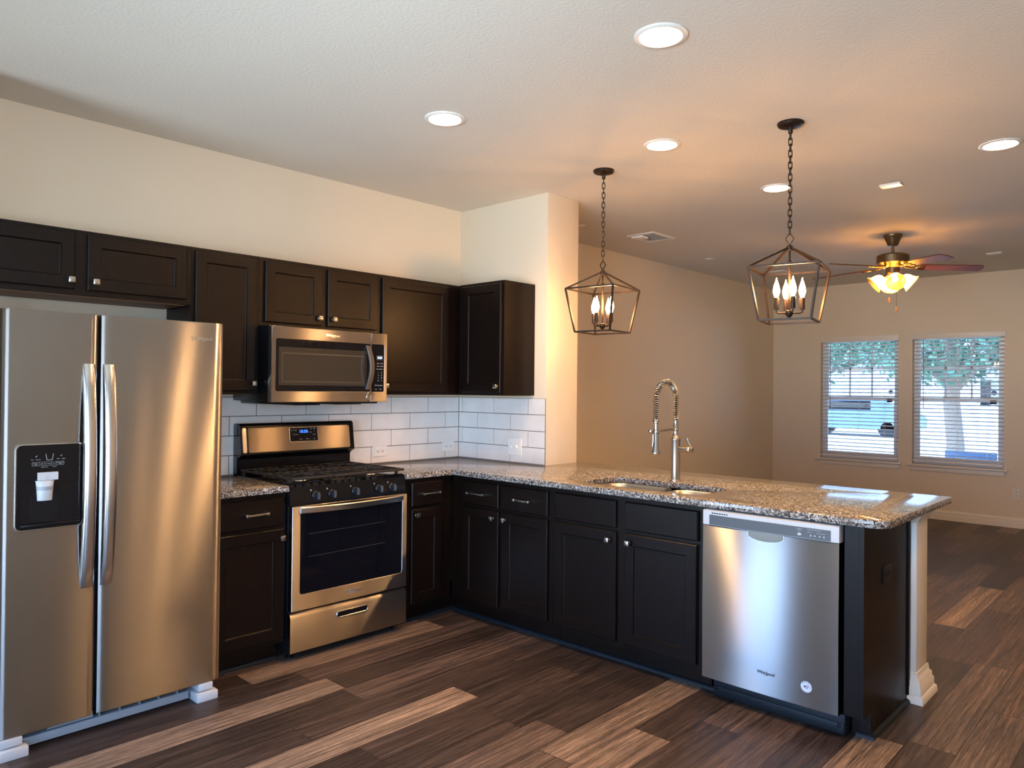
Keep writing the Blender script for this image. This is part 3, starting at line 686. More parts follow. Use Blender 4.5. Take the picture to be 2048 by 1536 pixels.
# ------------------------------------------------------------------ gas range
def gas_range():
    r = thing('gas_range', (-1.397, -.33, 0), 'stainless and black freestanding gas range with oven window', 'stove')
    X0, X1 = -1.776, -1.018
    bm = BM(); box(bm, FB, X0 + .002, X1 - .002, .04, .625, .045, .905, .003); build('body', bm, BLACKM, r)
    # oven door
    dr = thing_part = None
    bm = BM(); ringplate(bm, FB, (X0 + .004, X1 - .004, .262, .806), (X0 + .052, X1 - .038, .345, .800), .628, .665, .004, .016, 4, .002); dr = build('oven_door', bm, STEEL, r, ang=35)
    bm = BM(); box(bm, FB, X0 + .045, X1 - .03, .630, .662, .338, .803); w = build('window', bm, GLASSB, dr, smooth=False)
    bm = BM()
    for z in (.655, .535): bar(bm, FB(X0 + .10, .6625, z), FB(X1 - .16, .6625, z + .004), .0016)
    build('rack_line', bm, RACKM, dr, smooth=False)
    bm = BM(); n = 18; rings = []
    for k in range(n + 1):
        t = k / n; a = X0 + .050 + (X1 - X0 - .088) * t; d = .664 + .040 * sin(pi * t) ** .7 if 0 < t < 1 else .664
        rings.append([FB(a, d - .008, .768), FB(a, d + .006, .768), FB(a, d + .010, .772), FB(a, d + .011, .796), FB(a, d + .007, .801), FB(a, d - .008, .801)])
    loops(bm, rings); build('handle', bm, STEELP, dr, ang=35)
    logo(FB, -1.388, .6655, .305, .026, CHROME, dr)
    # drawer
    bm = BM(); n = 16; rings = []
    for k in range(n + 1):
        t = k / n; a = X0 + .001 + (X1 - X0 - .002) * t; dd = .664 - .003 * (2 * t - 1) ** 2
        rings.append([FB(a, .628, .046), FB(a, dd - .004, .046), FB(a, dd, .050), FB(a, dd, .225), FB(a, dd - .004, .240), FB(a, dd - .014, .249), FB(a, .628, .249)])
    loops(bm, rings); dw = build('storage_drawer', bm, STEEL, r, ang=50)
    bm = BM(); ringplate(bm, FB, (-1.500, -1.292, .174, .211), (-1.494, -1.298, .180, .205), .658, .668, .018, .012, 6); h = build('recessed_pull', bm, CHROME, dw)
    bm = BM(); plate(bm, FB, -1.496, -1.296, .178, .207, .655, .6655, .012, .0); build('recess', bm, BLACK, h)
    # control panel
    bm = BM(); pr = [(.60, .808), (.648, .808), (.640, .880), (.634, .903), (.615, .917), (.58, .917)]
    loops(bm, [[FB(a, d, z) for d, z in pr] for a in (X0, X1)]); cp = build('control_panel', bm, BLACK, r, ang=30)
    for i, a in enumerate((-1.622, -1.522, -1.372, -1.212, -1.117)):
        FK = lambda x, y, z, a=a: FB(a + x, .645 + z, .850 + y)
        bm = BM(); lathe(bm, [(.024, -.004), (.024, .004), (.020, .008), (.018, .020), (.0165, .024), (.001, .025)], (0, 0, 0), 24, True, True, F=lambda p_, FK=FK: FK(p_[0], p_[1], p_[2])); kb = build('knob', bm, KNOBD, cp)
        bm = BM(); rings = [[FK(x * s, y * s, z) for x, y in ((-.0055, -.019), (.0055, -.019), (.0055, .019), (-.0055, .019))] for z, s in ((.018, 1.0), (.034, .92))]
        loops(bm, rings); build('grip', bm, KNOBG, kb)
        bm = BM(); FQ = lambda p_, a=a: FB(a - .030 + p_[0], .6395 + p_[2], .880 + p_[1]); lathe(bm, [(.004, 0.002), (.001, .003)], (0, 0, 0), 10, True, True, F=FQ); build('marking', bm, WHT, cp)
    # cooktop
    bm = BM(); box(bm, FB, X0, X1, .06, .612, .9055, .919, .004); ct = build('cooktop', bm, BLACK, r)
    bc = [(-1.63, .20), (-1.63, .47), (-1.397, .34), (-1.165, .20), (-1.165, .47)]
    for i, (a, d) in enumerate(bc):
        rr = (.045, .052, .048, .040, .055)[i]
        bm = BM(); lathe(bm, [(rr + .012, .919), (rr + .010, .924), (rr, .928), (rr, .932), (.001, .932)], FB(a, d, 0), 28, True, False); bu = build('burner', bm, STEELP, ct)
        bm = BM(); lathe(bm, [(rr - .004, .932), (rr - .004, .937), (rr - .009, .940), (.001, .940)], FB(a, d, 0), 28, True, False); build('burner_cap', bm, IRON, bu)
    def grate(a0, a1, fingers):
        bm = BM(); d0, d1, z = .085, .640, .953; w = .014
        for d in (d0, d1): box(bm, FB, a0, a1, d - w / 2, d + w / 2, z - .014, z, .003)
        for a in (a0 + w / 2, a1 - w / 2): box(bm, FB, a - w / 2, a + w / 2, d0, d1, z - .014, z, .003)
        n = max(3, int((a1 - a0) / .045))
        for k in range(1, n):
            a = a0 + (a1 - a0) * k / n; box(bm, FB, a - .0045, a + .0045, d0, d1, z - .012, z - .001, .002)
        for d in (.20, .36, .47): box(bm, FB, a0, a1, d - .005, d + .005, z - .012, z - .0005, .002)
        for ca, cd in fingers:
            for t in range(8):
                u, v = cos(t * pi / 4), sin(t * pi / 4)
                bar(bm, FB(ca + .028 * u, cd + .028 * v, z - .003), FB(ca + .085 * u, cd + .085 * v, z - .004), .010)
        for a in (a0 + .012, a1 - .012):
            for d in (d0 + .01, d1 - .055): box(bm, FB, a - .007, a + .007, d - .007, d + .007, .918, z - .010)
        build('grate', bm, IRON, r, ang=30)
    grate(X0 + .012, -1.515, bc[:2]); grate(-1.511, -1.283, bc[2:3]); grate(-1.279, X1 - .012, bc[3:])
    # backguard
    bm = BM(); pr = [(.012, .90), (.060, .90), (.058, 1.005), (.075, 1.020), (.108, 1.035), (.085, 1.200), (.070, 1.213), (.020, 1.213), (.012, 1.20)]
    loops(bm, [[FB(a, d, z) for d, z in pr] for a in (X0 + .003, X1 + .010)]); bg_ = build('backguard', bm, BLACK, r, ang=25)
    sl = (1.200 - 1.035, .085 - .108); ln = sqrt(sl[0] ** 2 + sl[1] ** 2)
    FG = lambda a, d, z: FB(a, .108 + sl[1] / ln * (z - 1.035) + sl[0] / ln * d, 1.035 + sl[0] / ln * (z - 1.035) - sl[1] / ln * d)
    bm = BM(); plate(bm, FG, X0 + .045, X1 - .022, 1.045, 1.190, .0, .006, .012, .003); fp = build('fascia', bm, STEEL, bg_)
    bm = BM(); plate(bm, FG, X0 + .012, X0 + .040, 1.043, 1.192, .0, .005, .010, .003); build('end_cap', bm, STEELP, bg_)
    bm = BM(); ringplate(bm, FG, (-1.467, -1.272, 1.096, 1.184), (-1.464, -1.275, 1.099, 1.181), .0055, .0075, .008, .006, 4, .0004); cl = build('clock', bm, STEELP, bg_)
    bm = BM(); plate(bm, FG, -1.465, -1.274, 1.098, 1.182, .0055, .0070, .006, .0); build('clock_face', bm, BLACK, cl)
    lettering('clock_digits', '10:50', .027, FG, -1.372, .0073, 1.157, BLUELED, cl)
    bm = BM()
    for a, z, s in ((-1.448, 1.166, 'Bake'), (-1.425, 1.166, 'Broil'), (-1.425, 1.140, 'Keep Warm'), (-1.395, 1.112, '- Timer'), (-1.345, 1.112, 'Clock  +'), (-1.320, 1.172, 'Set'), (-1.296, 1.172, 'Start'), (-1.297, 1.158, 'o'), (-1.300, 1.138, 'Cancel'), (-1.300, 1.110, 'Off'), (-1.325, 1.152, 'Delay')):
        text_mesh(bm, s, .0075, FG, a, .0073, z)
    build('lettering', bm, WHT, cl, smooth=False)
    for a in (X0 + .05, X1 - .05):
        for d in (.09, .57):
            bm = BM(); lathe(bm, [(.022, 0), (.022, .008), (.012, .012), (.012, .048)], FB(a, d, 0), 16); build('leveling_foot', bm, BLACKM, r)
gas_range()

# ------------------------------------------------------------------ over-the-range microwave
def microwave():
    r = thing('microwave', (-1.397, -.2, 1.345), 'stainless over-the-range microwave with dark glass door and curved handle', 'microwave')
    X0, X1, Z0, Z1, D = -1.782, -1.016, 1.343, 1.7545, .450
    bm = BM(); box(bm, FB, X0 + .002, X1 - .002, .012, .418, Z0 + .004, 1.7605, .004); build('body', bm, BLACKM, r)
    XS = -1.134
    bm = BM(); ringplate(bm, FB, (X0, XS - .001, Z0, Z1), (X0 + .026, XS - .0015, Z0 + .060, Z1 - .066), .414, D, .003, .010, 4, .002); dr = build('door', bm, STEEL, r, ang=35)
    bm = BM(); box(bm, FB, X0 + .02, XS - .002, .416, D - .0025, Z0 + .05, Z1 - .06); build('glass', bm, GLASSB, dr, smooth=False)
    bm = BM(); plate(bm, FB, X0 + .045, XS - .030, Z0 + .093, Z1 - .110, D - .003, D - .0018, .003, .0); wn = build('window_screen', bm, MWGLASS, dr)
    bm = BM(); ringplate(bm, FB, (X0 + .062, XS - .048, Z0 + .110, Z1 - .140), (X0 + .068, XS - .054, Z0 + .116, Z1 - .146), D - .002, D - .0014, .001, .001, 1, .0001); build('screen_border', bm, SCREENB, wn, smooth=False)
    bm = BM(); plate(bm, FB, X0 + .012, XS - .012, Z0 + .012, Z0 + .0125, .42, D - .001, .0001, 0)
    bm.free()
    bm = BM(); n = 20; rings = []
    for k in range(n + 1):
        t = k / n; z = Z0 + .072 + (Z1 - Z0 - .148) * t; q = sin(pi * t) if 0 < t < 1 else 0
        do = D + .002 + .046 * q; di = max(D - .002, do - .014) if .04 < t < .96 else D - .002
        rings.append([FB(XS - .038, di, z), FB(XS - .006, di, z), FB(XS - .006, do - .003, z), FB(XS - .010, do, z), FB(XS - .034, do, z), FB(XS - .038, do - .003, z)])
    loops(bm, rings); build('handle', bm, STEEL, dr, ang=30)
    logo(FB, -1.40, D + .0005, 1.722, .022, CHROME, dr)
    bm = BM(); ringplate(bm, FB, (XS + .001, X1, Z0, Z1), (XS + .0015, X1 - .022, Z0 + .060, Z1 - .066), .414, D, .003, .010, 4, .002); cp = build('control_panel', bm, STEEL, r, ang=35)
    bm = BM(); box(bm, FB, XS + .001, X1 - .018, .416, D - .0015, Z0 + .055, Z1 - .061); build('panel_glass', bm, GLASSB, cp, smooth=False)
    q = D - .0012
    bm = BM(); plate(bm, FB, -1.094, -1.048, 1.594, 1.622, q - .0006, q + .0003, .001, 0); build('display', bm, LEDBACK, cp)
    lettering('clock_digits', '0:50', .019, FB, -1.070, q + .0006, 1.608, PALELED, cp)
    bm = BM()
    for row, (s1, s2) in enumerate((('Auto', 'Cook'), ('Timer', 'Steam'), ('Defrost', 'Warm'))):
        text_mesh(bm, s1, .0085, FB, -1.082, q, 1.574 - row * .017); text_mesh(bm, s2, .0085, FB, -1.057, q, 1.574 - row * .017)
    for row, s in enumerate(('1 2', '4 5', '7 8', '0 +')):
        for j, c in enumerate(s.split()): text_mesh(bm, c, .012, FB, -1.080 + j * .024, q, 1.518 - row * .016)
    for a, s in ((-1.100, 'Off'), (-1.078, 'Power'), (-1.056, 'Start')): text_mesh(bm, s, .009, FB, a, q, 1.441)
    for a, s in ((-1.096, 'Vent'), (-1.062, 'Light')): text_mesh(bm, s, .007, FB, a, q, 1.418)
    build('lettering', bm, WHT, cp, smooth=False)
    bm = BM(); box(bm, FB, X0 + .03, X1 - .03, .05, .40, Z0 - .012, Z0 + .006, .004); box(bm, FB, X0 + .20, X0 + .36, .10, .36, Z0 - .02, Z0 - .008, .005); box(bm, FB, X1 - .30, X1 - .12, .10, .36, Z0 - .018, Z0 - .008, .005); build('vent_base', bm, BLACKM, r)
    bm = BM(); lathe(bm, [(.028, 0), (.030, .001), (.031, 0)], (0, 0, 0), 32, False, False, F=lambda p_: FB(XS + p_[0], D + .0002 + p_[2], Z0 + .030 + p_[1])); build('round_badge', bm, CHROME, dr)
microwave()

# ------------------------------------------------------------------ dishwasher
def dishwasher():
    r = thing('dishwasher', (-.33, -2.70, 0), 'stainless dishwasher with grey control strip and pocket handle', 'dishwasher')
    A0, A1 = 2.389, 3.004; D = .655
    bm = BM(); box(bm, FP, A0 + .004, A1 - .004, .05, .60, .10, .868, .003); build('tub', bm, BLACKM, r)
    def crown(a): t = 2 * (a - A0) / (A1 - A0) - 1; return -.005 * t * t - .0
    bm = BM(); n = 40; rings = []
    for k in range(n + 1):
        a = A0 + (A1 - A0) * k / n; c = crown(a)
        rings.append([FP(a, .602, .098), FP(a, D + c - .003, .098), FP(a, D + c, .101), FP(a, D + c + .004, .45), FP(a, D + c, .802), FP(a, D + c - .003, .805), FP(a, .602, .805)])
    loops(bm, rings); dr = build('door', bm, STEELD, r, ang=50)
    bm = BM(); n = 20; rings = []
    for k in range(n + 1):
        a = A0 + (A1 - A0) * k / n; c = crown(a)
        rings.append([FP(a, .602, .807), FP(a, D + c + .001, .807), FP(a, D + c + .001, .872), FP(a, D + c - .010, .876), FP(a, .602, .876)])
    loops(bm, rings); ct = build('control_frame', bm, LGREY, r, ang=50)
    bm = BM(); rings = []
    for k in range(n + 1):
        a = A0 + .033 + (A1 - A0 - .066) * k / n; c = crown(a)
        rings.append([FP(a, D + c - .004, .809), FP(a, D + c + .003, .809), FP(a, D + c + .003, .853), FP(a, D + c - .004, .857)])
    loops(bm, rings); st = build('control_strip', bm, PANELG, ct, ang=50)
    bm = BM()
    for k in range(7): box(bm, FP, A0 + .045 + .012 * k, A0 + .054 + .012 * k, D + crown(A0 + .07) - .002, D + crown(A0 + .07) + .0022, .860, .865)
    build('vent_slot', bm, DARK, ct, smooth=False)
    bm = BM(); zq = .835
    for a, s, z, sz in ((2.842, 'Control', .846, .0075), (2.842, 'Lock', .838, .006), (2.905, 'High Temp  Heated Dry', .847, .006), (2.885, 'Normal', .836, .006), (2.93, '1 Hour  Cancel', .836, .006)):
        text_mesh(bm, s, sz, FP, a, D + crown(a) + .0035, z)
    build('lettering', bm, WHT, st, smooth=False)
    for a in (2.842, 2.890, 2.907, 2.927, 2.944):
        bm = BM(); lathe(bm, [(.006 if a > 2.85 else .009, 0), (.004, .002), (.001, .002)], (0, 0, 0), 14, True, True, F=lambda p_, a=a: FP(a + p_[0] * (1 if a < 2.85 else .6), D + crown(a) + .0028 + p_[2], .823 + p_[1] * .7)); build('button', bm, LGREY, st)
    ac = 2.694; w = .083
    outl = [(ac - w, .806), (ac + w, .806)] + [(ac + w * cos(t) * 1.0, .790 - .026 * sin(t)) for t in [pi * k / 16 for k in range(17)]]
    bm = BM()
    inner = [(ac + (x - ac) * .965, .806 + (z - .806) * .92) for x, z in outl]
    loops(bm, [[FP(x, D - .004, z) for x, z in outl], [FP(x, D + .0035, z) for x, z in outl], [FP(x, D + .0035, z) for x, z in inner], [FP(x, D - .002, z) for x, z in inner]], False, False); hd = build('pocket_handle', bm, CHROME, dr, ang=35)
    bm = BM(); loops(bm, [[FP(x, D - .002, z) for x, z in inner], [FP(x, D + .0022, z) for x, z in inner]]); build('pocket', bm, POCKET, hd, smooth=False)
    logo(FP, 2.699, D + .003, .196, .019, INK, dr)
    bm = BM(); box(bm, FP, A0 + .036, A1 + .012, .50, .606, .012, .094, .003); kp = build('kick_plate', bm, NAVYP, r)
    bm = BM(); box(bm, FP, A0 + .038, A1 + .008, .604, .611, .012, .056, .003); build('lower_flange', bm, NAVYP, kp)
    for a in (A0 + .052, A1 - .010):
        bm = BM(); lathe(bm, [(.009, .0), (.008, .004), (.001, .005)], (0, 0, 0), 14, True, True, F=lambda p_, a=a: FP(a + p_[0], .6108 + p_[2], .046 + p_[1])); build('screw', bm, BLACKM, kp)
    # round sticker
    sa, sz_, rad = 2.876, .186, .0235; dd = D + crown(sa) + .0032
    S = lambda x, y, z: FP(sa + x, dd + z, sz_ + y)
    k_ = build('round_sticker', (lambda b_: (lathe(b_, [(.001, .0), (rad, .0), (rad, .0004), (.001, .0005)], (0, 0, 0), 36, False, False, F=lambda p_: S(*p_)), b_)[-1])(BM()), mat('sticker_white', (.72, .76, .84), .4), r); k_['label'] = 'round flag sticker'
    RED = mat('sticker_red', (.25, .03, .06), .4); BLU = mat('sticker_navy', (.03, .04, .14), .4)
    bm = BM()
    for i, ch in enumerate('AMERICA'):
        t = radians(140 - 25 * i); R_ = Matrix.Rotation(t - pi / 2, 2)
        def FT(x, d, z, t=t, R_=R_):
            v = R_ @ Vector((x, z)); return S(v.x + .0186 * cos(t), v.y + .0186 * sin(t), .0007 + d)
        text_mesh(bm, ch, .0085, FT, 0, 0, 0)
    for i in range(9):
        t = radians(180 + 17 * i); bar(bm, S(.0175 * cos(t), .0175 * sin(t), .0008), S(.022 * cos(t), .022 * sin(t), .0008), .0008)
    st_ = [(-.006 + (.0075 if k % 2 == 0 else .003) * cos(radians(90 + 36 * k)), .001 + (.0075 if k % 2 == 0 else .003) * sin(radians(90 + 36 * k))) for k in range(10)]
    loops(bm, [[S(x, y, .0006) for x, y in st_], [S(x, y, .0009) for x, y in st_]]); build('lettering', bm, BLU, k_, smooth=False)
    bm = BM()
    for j in range(3):
        y = .006 - .0055 * j; x0 = -.001 if j < 2 else -.004
        box(bm, S, x0, .0125 - .002 * j, y - .0012, y + .0012, .0006, .0009)
    build('stripe', bm, RED, k_, smooth=False)
dishwasher()

# ------------------------------------------------------------------ faucet
def faucet():
    fx, fy, z0 = -.10, -1.913, .9162
    r = thing('kitchen_faucet', (fx, fy, z0), 'brushed nickel pull-down kitchen faucet with coiled spring neck', 'faucet')
    P = lambda z: (fx, fy, z)
    bm = BM(); lathe(bm, [(.031, z0), (.031, z0 + .005), (.026, z0 + .009), (.0255, 1.125), (.0265, 1.13), (.0265, 1.145), (.028, 1.150), (.028, 1.156), (.022, 1.165), (.017, 1.180), (.0155, 1.200), (.017, 1.204), (.017, 1.214), (.0145, 1.218), (.0145, 1.262)], (fx, fy, 0), 28); build('body', bm, NICKEL, r, ang=35)
    # spout path: up, over towards the bowl, down
    reach = .205; hx = fx - reach; pts = []
    for k in range(7): pts.append((fx, fy, 1.255 + (1.375 - 1.255) * k / 6))
    for k in range(1, 24): t = pi * k / 24; pts.append((fx - reach / 2 + reach / 2 * cos(t), fy, 1.375 + .098 * sin(t)))
    for k in range(7): pts.append((hx, fy, 1.375 - (1.375 - 1.262) * k / 6))
    bm = BM(); tube(bm, pts, .0075, 10); build('hose', bm, BLACKM, r)
    # coil
    def along(s):
        tot = [0]
        for a, b in zip(pts[:-1], pts[1:]): tot.append(tot[-1] + (Vector(b) - Vector(a)).length)
        q = s * tot[-1]
        for i in range(len(pts) - 1):
            if q <= tot[i + 1] + 1e-9:
                f_ = (q - tot[i]) / (tot[i + 1] - tot[i]); a, b = Vector(pts[i]), Vector(pts[i + 1]); return a.lerp(b, f_), (b - a).normalized()
        return Vector(pts[-1]), (Vector(pts[-1]) - Vector(pts[-2])).normalized()
    turns, spt = 46, 12; cp = []
    for k in range(turns * spt + 1):
        s = k / (turns * spt); c, t = along(s); n_ = Vector((0, 1, 0)); b_ = t.cross(n_); th = 2 * pi * k / spt
        cp.append(c + (n_ * cos(th) + b_ * sin(th)) * .0150)
    bm = BM(); tube(bm, cp, .0026, 6); build('spring_coil', bm, NICKEL, r)
    bm = BM(); lathe(bm, [(.016, 1.270), (.0185, 1.266), (.0185, 1.252), (.012, 1.247), (.0115, 1.212), (.016, 1.210), (.0175, 1.205), (.0175, 1.110), (.024, 1.095), (.025, 1.084), (.022, 1.079), (.001, 1.079)][::-1], (hx, fy, 0), 24); hd = build('spray_head', bm, NICKEL, r, ang=35)
    bm = BM(); tube(bm, [(hx - .017, fy, 1.195), (hx - .030, fy, 1.185), (hx - .030, fy, 1.150), (hx - .036, fy, 1.120)], [.004, .004, .0035, .003], 8); build('spray_lever', bm, NICKEL, hd)
    bm = BM(); tube(bm, [(fx, fy, 1.209), (fx - .05, fy, 1.209), (hx + .018, fy, 1.203)], .0065, 10); lathe(bm, [(.0195, 1.192), (.0205, 1.196), (.0205, 1.208), (.0195, 1.212)], (hx, fy, 0), 20, False, False); tube(bm, [(hx - .019, fy, 1.203), (hx - .050, fy, 1.206)], .006, 10)
    lathe(bm, [(.001, -.012), (.009, -.010), (.012, -.004), (.012, .004), (.009, .010), (.001, .012)], (hx - .055, fy, 1.206), 14, F=lambda p_: (p_[2], p_[0], p_[1])); build('docking_arm', bm, NICKEL, r, ang=35)
    zc = 1.098
    FY = lambda p_: (p_[0], -p_[2], p_[1])
    bm = BM(); lathe(bm, [(.015, .02), (.0165, .030), (.0165, .078), (.019, .080), (.019, .088), (.016, .094), (.012, .098), (.001, .098)], (fx, fy, zc), 22, F=FY); hb = build('valve', bm, NICKEL, r, ang=35)
    bm = BM(); lathe(bm, [(.001, .088), (.013, .089), (.017, .096), (.017, .104), (.012, .108), (.001, .108)], (fx, fy, zc), 22, F=FY); tube(bm, [(fx, fy - .098, zc + .010), (fx + .004, fy - .080, zc + .035), (fx + .006, fy - .070, zc + .062)], [.0055, .006, .0075], 10); build('lever', bm, NICKEL, hb, ang=35)
faucet()
# ------------------------------------------------------------------ outlets and wall plates
def outlet(F, root, a, z, d0, label, horizontal=False, plate_m=WHITE, slot_m=DARK, name='wall_outlet', group='duplex wall outlets'):
    r = thing(name, root, label, 'outlet', group)
    w, h = (.058, .035) if horizontal else (.035, .058)
    bm = BM(); plate(bm, F, a - w, a + w, z - h, z + h, d0, d0 + .005, .004, .002); build('cover_plate', bm, plate_m, r)
    for s in (-1, 1):
        ca, cz = (a + s * .020, z) if horizontal else (a, z + s * .020)
        bm = BM(); plate(bm, F, ca - .0155, ca + .0155, cz - .0155, cz + .0155, d0 + .004, d0 + .0065, .012, .0008); rc = build('receptacle', bm, plate_m, r)
        bm = BM()
        for u, v in ((-.005, .005), (.005, .005), (0, -.007)):
            u, v = (v, u) if horizontal else (u, v)
            sw, sh = ((.0045, .0014) if horizontal else (.0014, .0045)) if (u and v) else (.0026, .0026)
            box(bm, F, ca + u - sw, ca + u + sw, d0 + .006, d0 + .0068, cz + v - sh, cz + v + sh)
        build('slot', bm, slot_m, rc, smooth=False)
    bm = BM(); lathe(bm, [(.003, 0), (.002, .001), (.0005, .001)], (0, 0, 0), 10, True, True, F=lambda p_: F(a + p_[0], d0 + .005 + p_[2], z + p_[1])); build('screw', bm, plate_m, r)
TD = .0096
outlet(FB, (-.735, 0, .997), -.735, .997, TD, 'white outlet laid sideways on the tile, just right of the range', True)
outlet(FB, (-.115, 0, 1.000), -.115, 1.000, TD, 'white outlet laid sideways on the tile, by the backsplash corner', True)
outlet(FB, (-.335, -3.094, .645), -.335, .645, 3.0945, 'black outlet on the dark end panel of the peninsula', True, BLACKM, DARK)
outlet(FX, (XF, -2.63, .362), 2.63, .362, .0005, 'cream outlet low on the window wall, right of the windows', False, TRIM)
outlet(lambda a, d, z: (a, .05 - d, z), (5.32, .05, .392), 5.32, .392, .0005, 'cream outlet low in the living room corner, left of the windows', False, TRIM)
r = thing('switch_plate', (0, -.588, 1.023), 'white double wall plate with switch and jack on the tiled wall stub', 'switch')
bm = BM(); plate(bm, FP, .525, .651, .966, 1.080, TD, TD + .005, .004, .002); build('cover_plate', bm, WHITE, r)
bm = BM(); box(bm, FP, .550, .562, TD + .004, TD + .013, 1.012, 1.034, .002); build('toggle', bm, WHITE, r)
for z in (1.045, 1.003, .992, 1.056):
    bm = BM(); lathe(bm, [(.003, 0), (.001, .0012)], (0, 0, 0), 10, True, True, F=lambda p_, z=z: FP(.556 + p_[0], TD + .0045 + p_[2], z + p_[1])); build('screw', bm, INK if z == 1.045 else LGREY, r)
bm = BM(); lathe(bm, [(.016, 0), (.016, .003), (.012, .004), (.008, .012), (.003, .013)], (0, 0, 0), 20, True, True, F=lambda p_: FP(.605 + p_[0], TD + .004 + p_[2], 1.025 + p_[1])); build('jack', bm, WHITE, r)

# ------------------------------------------------------------------ lantern pendants
def pendant(x, y, az, bz, label, zap=2.138):
    r = thing('lantern_pendant', (x, y, H), label, 'pendant light', 'lantern pendants over the peninsula')
    bm = BM(); lathe(bm, [(.063, H - .0005), (.064, H - .006), (.058, H - .016), (.040, H - .022), (.012, H - .024)], (x, y, 0), 36); lathe(bm, [(.011, H - .022), (.011, H - .050), (.008, H - .054)], (x, y, 0), 14); build('canopy', bm, BRONZE, r)
    z1, z0 = H - .050, zap + .072; n = int((z1 - z0) / .0285); step = (z1 - z0) / n
    bm = BM()
    for k in range(n):
        zc = z1 - step * (k + .5); hh = step * .5 + .0055; ww = .0085; a = radians(40 + 90 * (k % 2))
        pts = []
        for j in range(16):
            t = 2 * pi * j / 16; u = ww * cos(t); v = (hh - ww) * (1 if sin(t) > 0 else -1) * (1 if abs(sin(t)) > .05 else 0) + ww * sin(t)
            pts.append((x + u * cos(a), y + u * sin(a), zc + v))
        tube(bm, pts, .0026, 6, closed=True)
    build('chain', bm, BRONZE, r)
    bm = BM(); A = radians(az + 45)
    q = [(0, zap + .074), (.020, zap + .046), (0, zap + .014), (-.020, zap + .046)]
    for (u0, w0), (u1, w1) in zip(q, q[1:] + q[:1]): bar(bm, (x + u0 * cos(A), y + u0 * sin(A), w0), (x + u1 * cos(A), y + u1 * sin(A), w1), .005)
    build('hanging_loop', bm, BRONZE, r, smooth=False)
    bm = BM(); zt, zb, rt, rb = zap - .103, zap - .362, .230, .170; w = .0095
    T = [(x + rt * cos(radians(az + 90 * k)), y + rt * sin(radians(az + 90 * k)), zt) for k in range(4)]
    B = [(x + rb * cos(radians(az + 90 * k)), y + rb * sin(radians(az + 90 * k)), zb) for k in range(4)]
    for k in range(4):
        bar(bm, T[k], T[(k + 1) % 4], w); bar(bm, B[k], B[(k + 1) % 4], w); bar(bm, T[k], B[k], w)
        bar(bm, (x + .012 * cos(radians(az + 90 * k)), y + .012 * sin(radians(az + 90 * k)), zap), T[k], w)
    lathe(bm, [(.014, zap - .014), (.016, zap - .012), (.016, zap + .008), (.010, zap + .014)], (x, y, 0), 16)
    build('cage', bm, BRONZE, r, smooth=False)
    bm = BM(); lathe(bm, [(.005, zap - .012), (.005, zap - .060), (.008, zap - .064), (.008, zap - .075), (.0055, zap - .078), (.0055, zap - .310)], (x, y, 0), 12)
    lathe(bm, [(.006, zap - .345), (.010, zap - .340), (.018, zap - .330), (.018, zap - .312), (.006, zap - .306)][::-1], (x, y, 0), 18); build('stem', bm, BRONZE, r)
    for k in range(4):
        t = radians(bz + 90 * k); cx, cy_ = x + .062 * cos(t), y + .062 * sin(t); zs = zap - .322
        bm = BM(); tube(bm, [(x + .012 * cos(t), y + .012 * sin(t), zs), (x + .052 * cos(t), y + .052 * sin(t), zs), (cx, cy_, zs + .004), (cx, cy_, zs + .022)], .004, 8); a_ = build('arm', bm, BRONZE, r)
        bm = BM(); lathe(bm, [(.0125, zs + .018), (.0125, zs + .075), (.009, zs + .076)], (cx, cy_, 0), 16); build('candle_sleeve', bm, BRONZE, a_)
        bm = BM(); z = zs + .077
        lathe(bm, [(.007, z), (.010, z + .006), (.0160, z + .026), (.0165, z + .036), (.0140, z + .052), (.0080, z + .072), (.0035, z + .086), (.0015, z + .097)], (cx, cy_, 0), 18); build('bulb', bm, BULB, a_)
pendant(-.150, -1.432, 51, 2, 'lantern pendant farther from the camera, left of the two, near the wall stub')
pendant(-.185, -2.595, 57, 38, 'lantern pendant nearer the camera, right of the two, over the dishwasher')

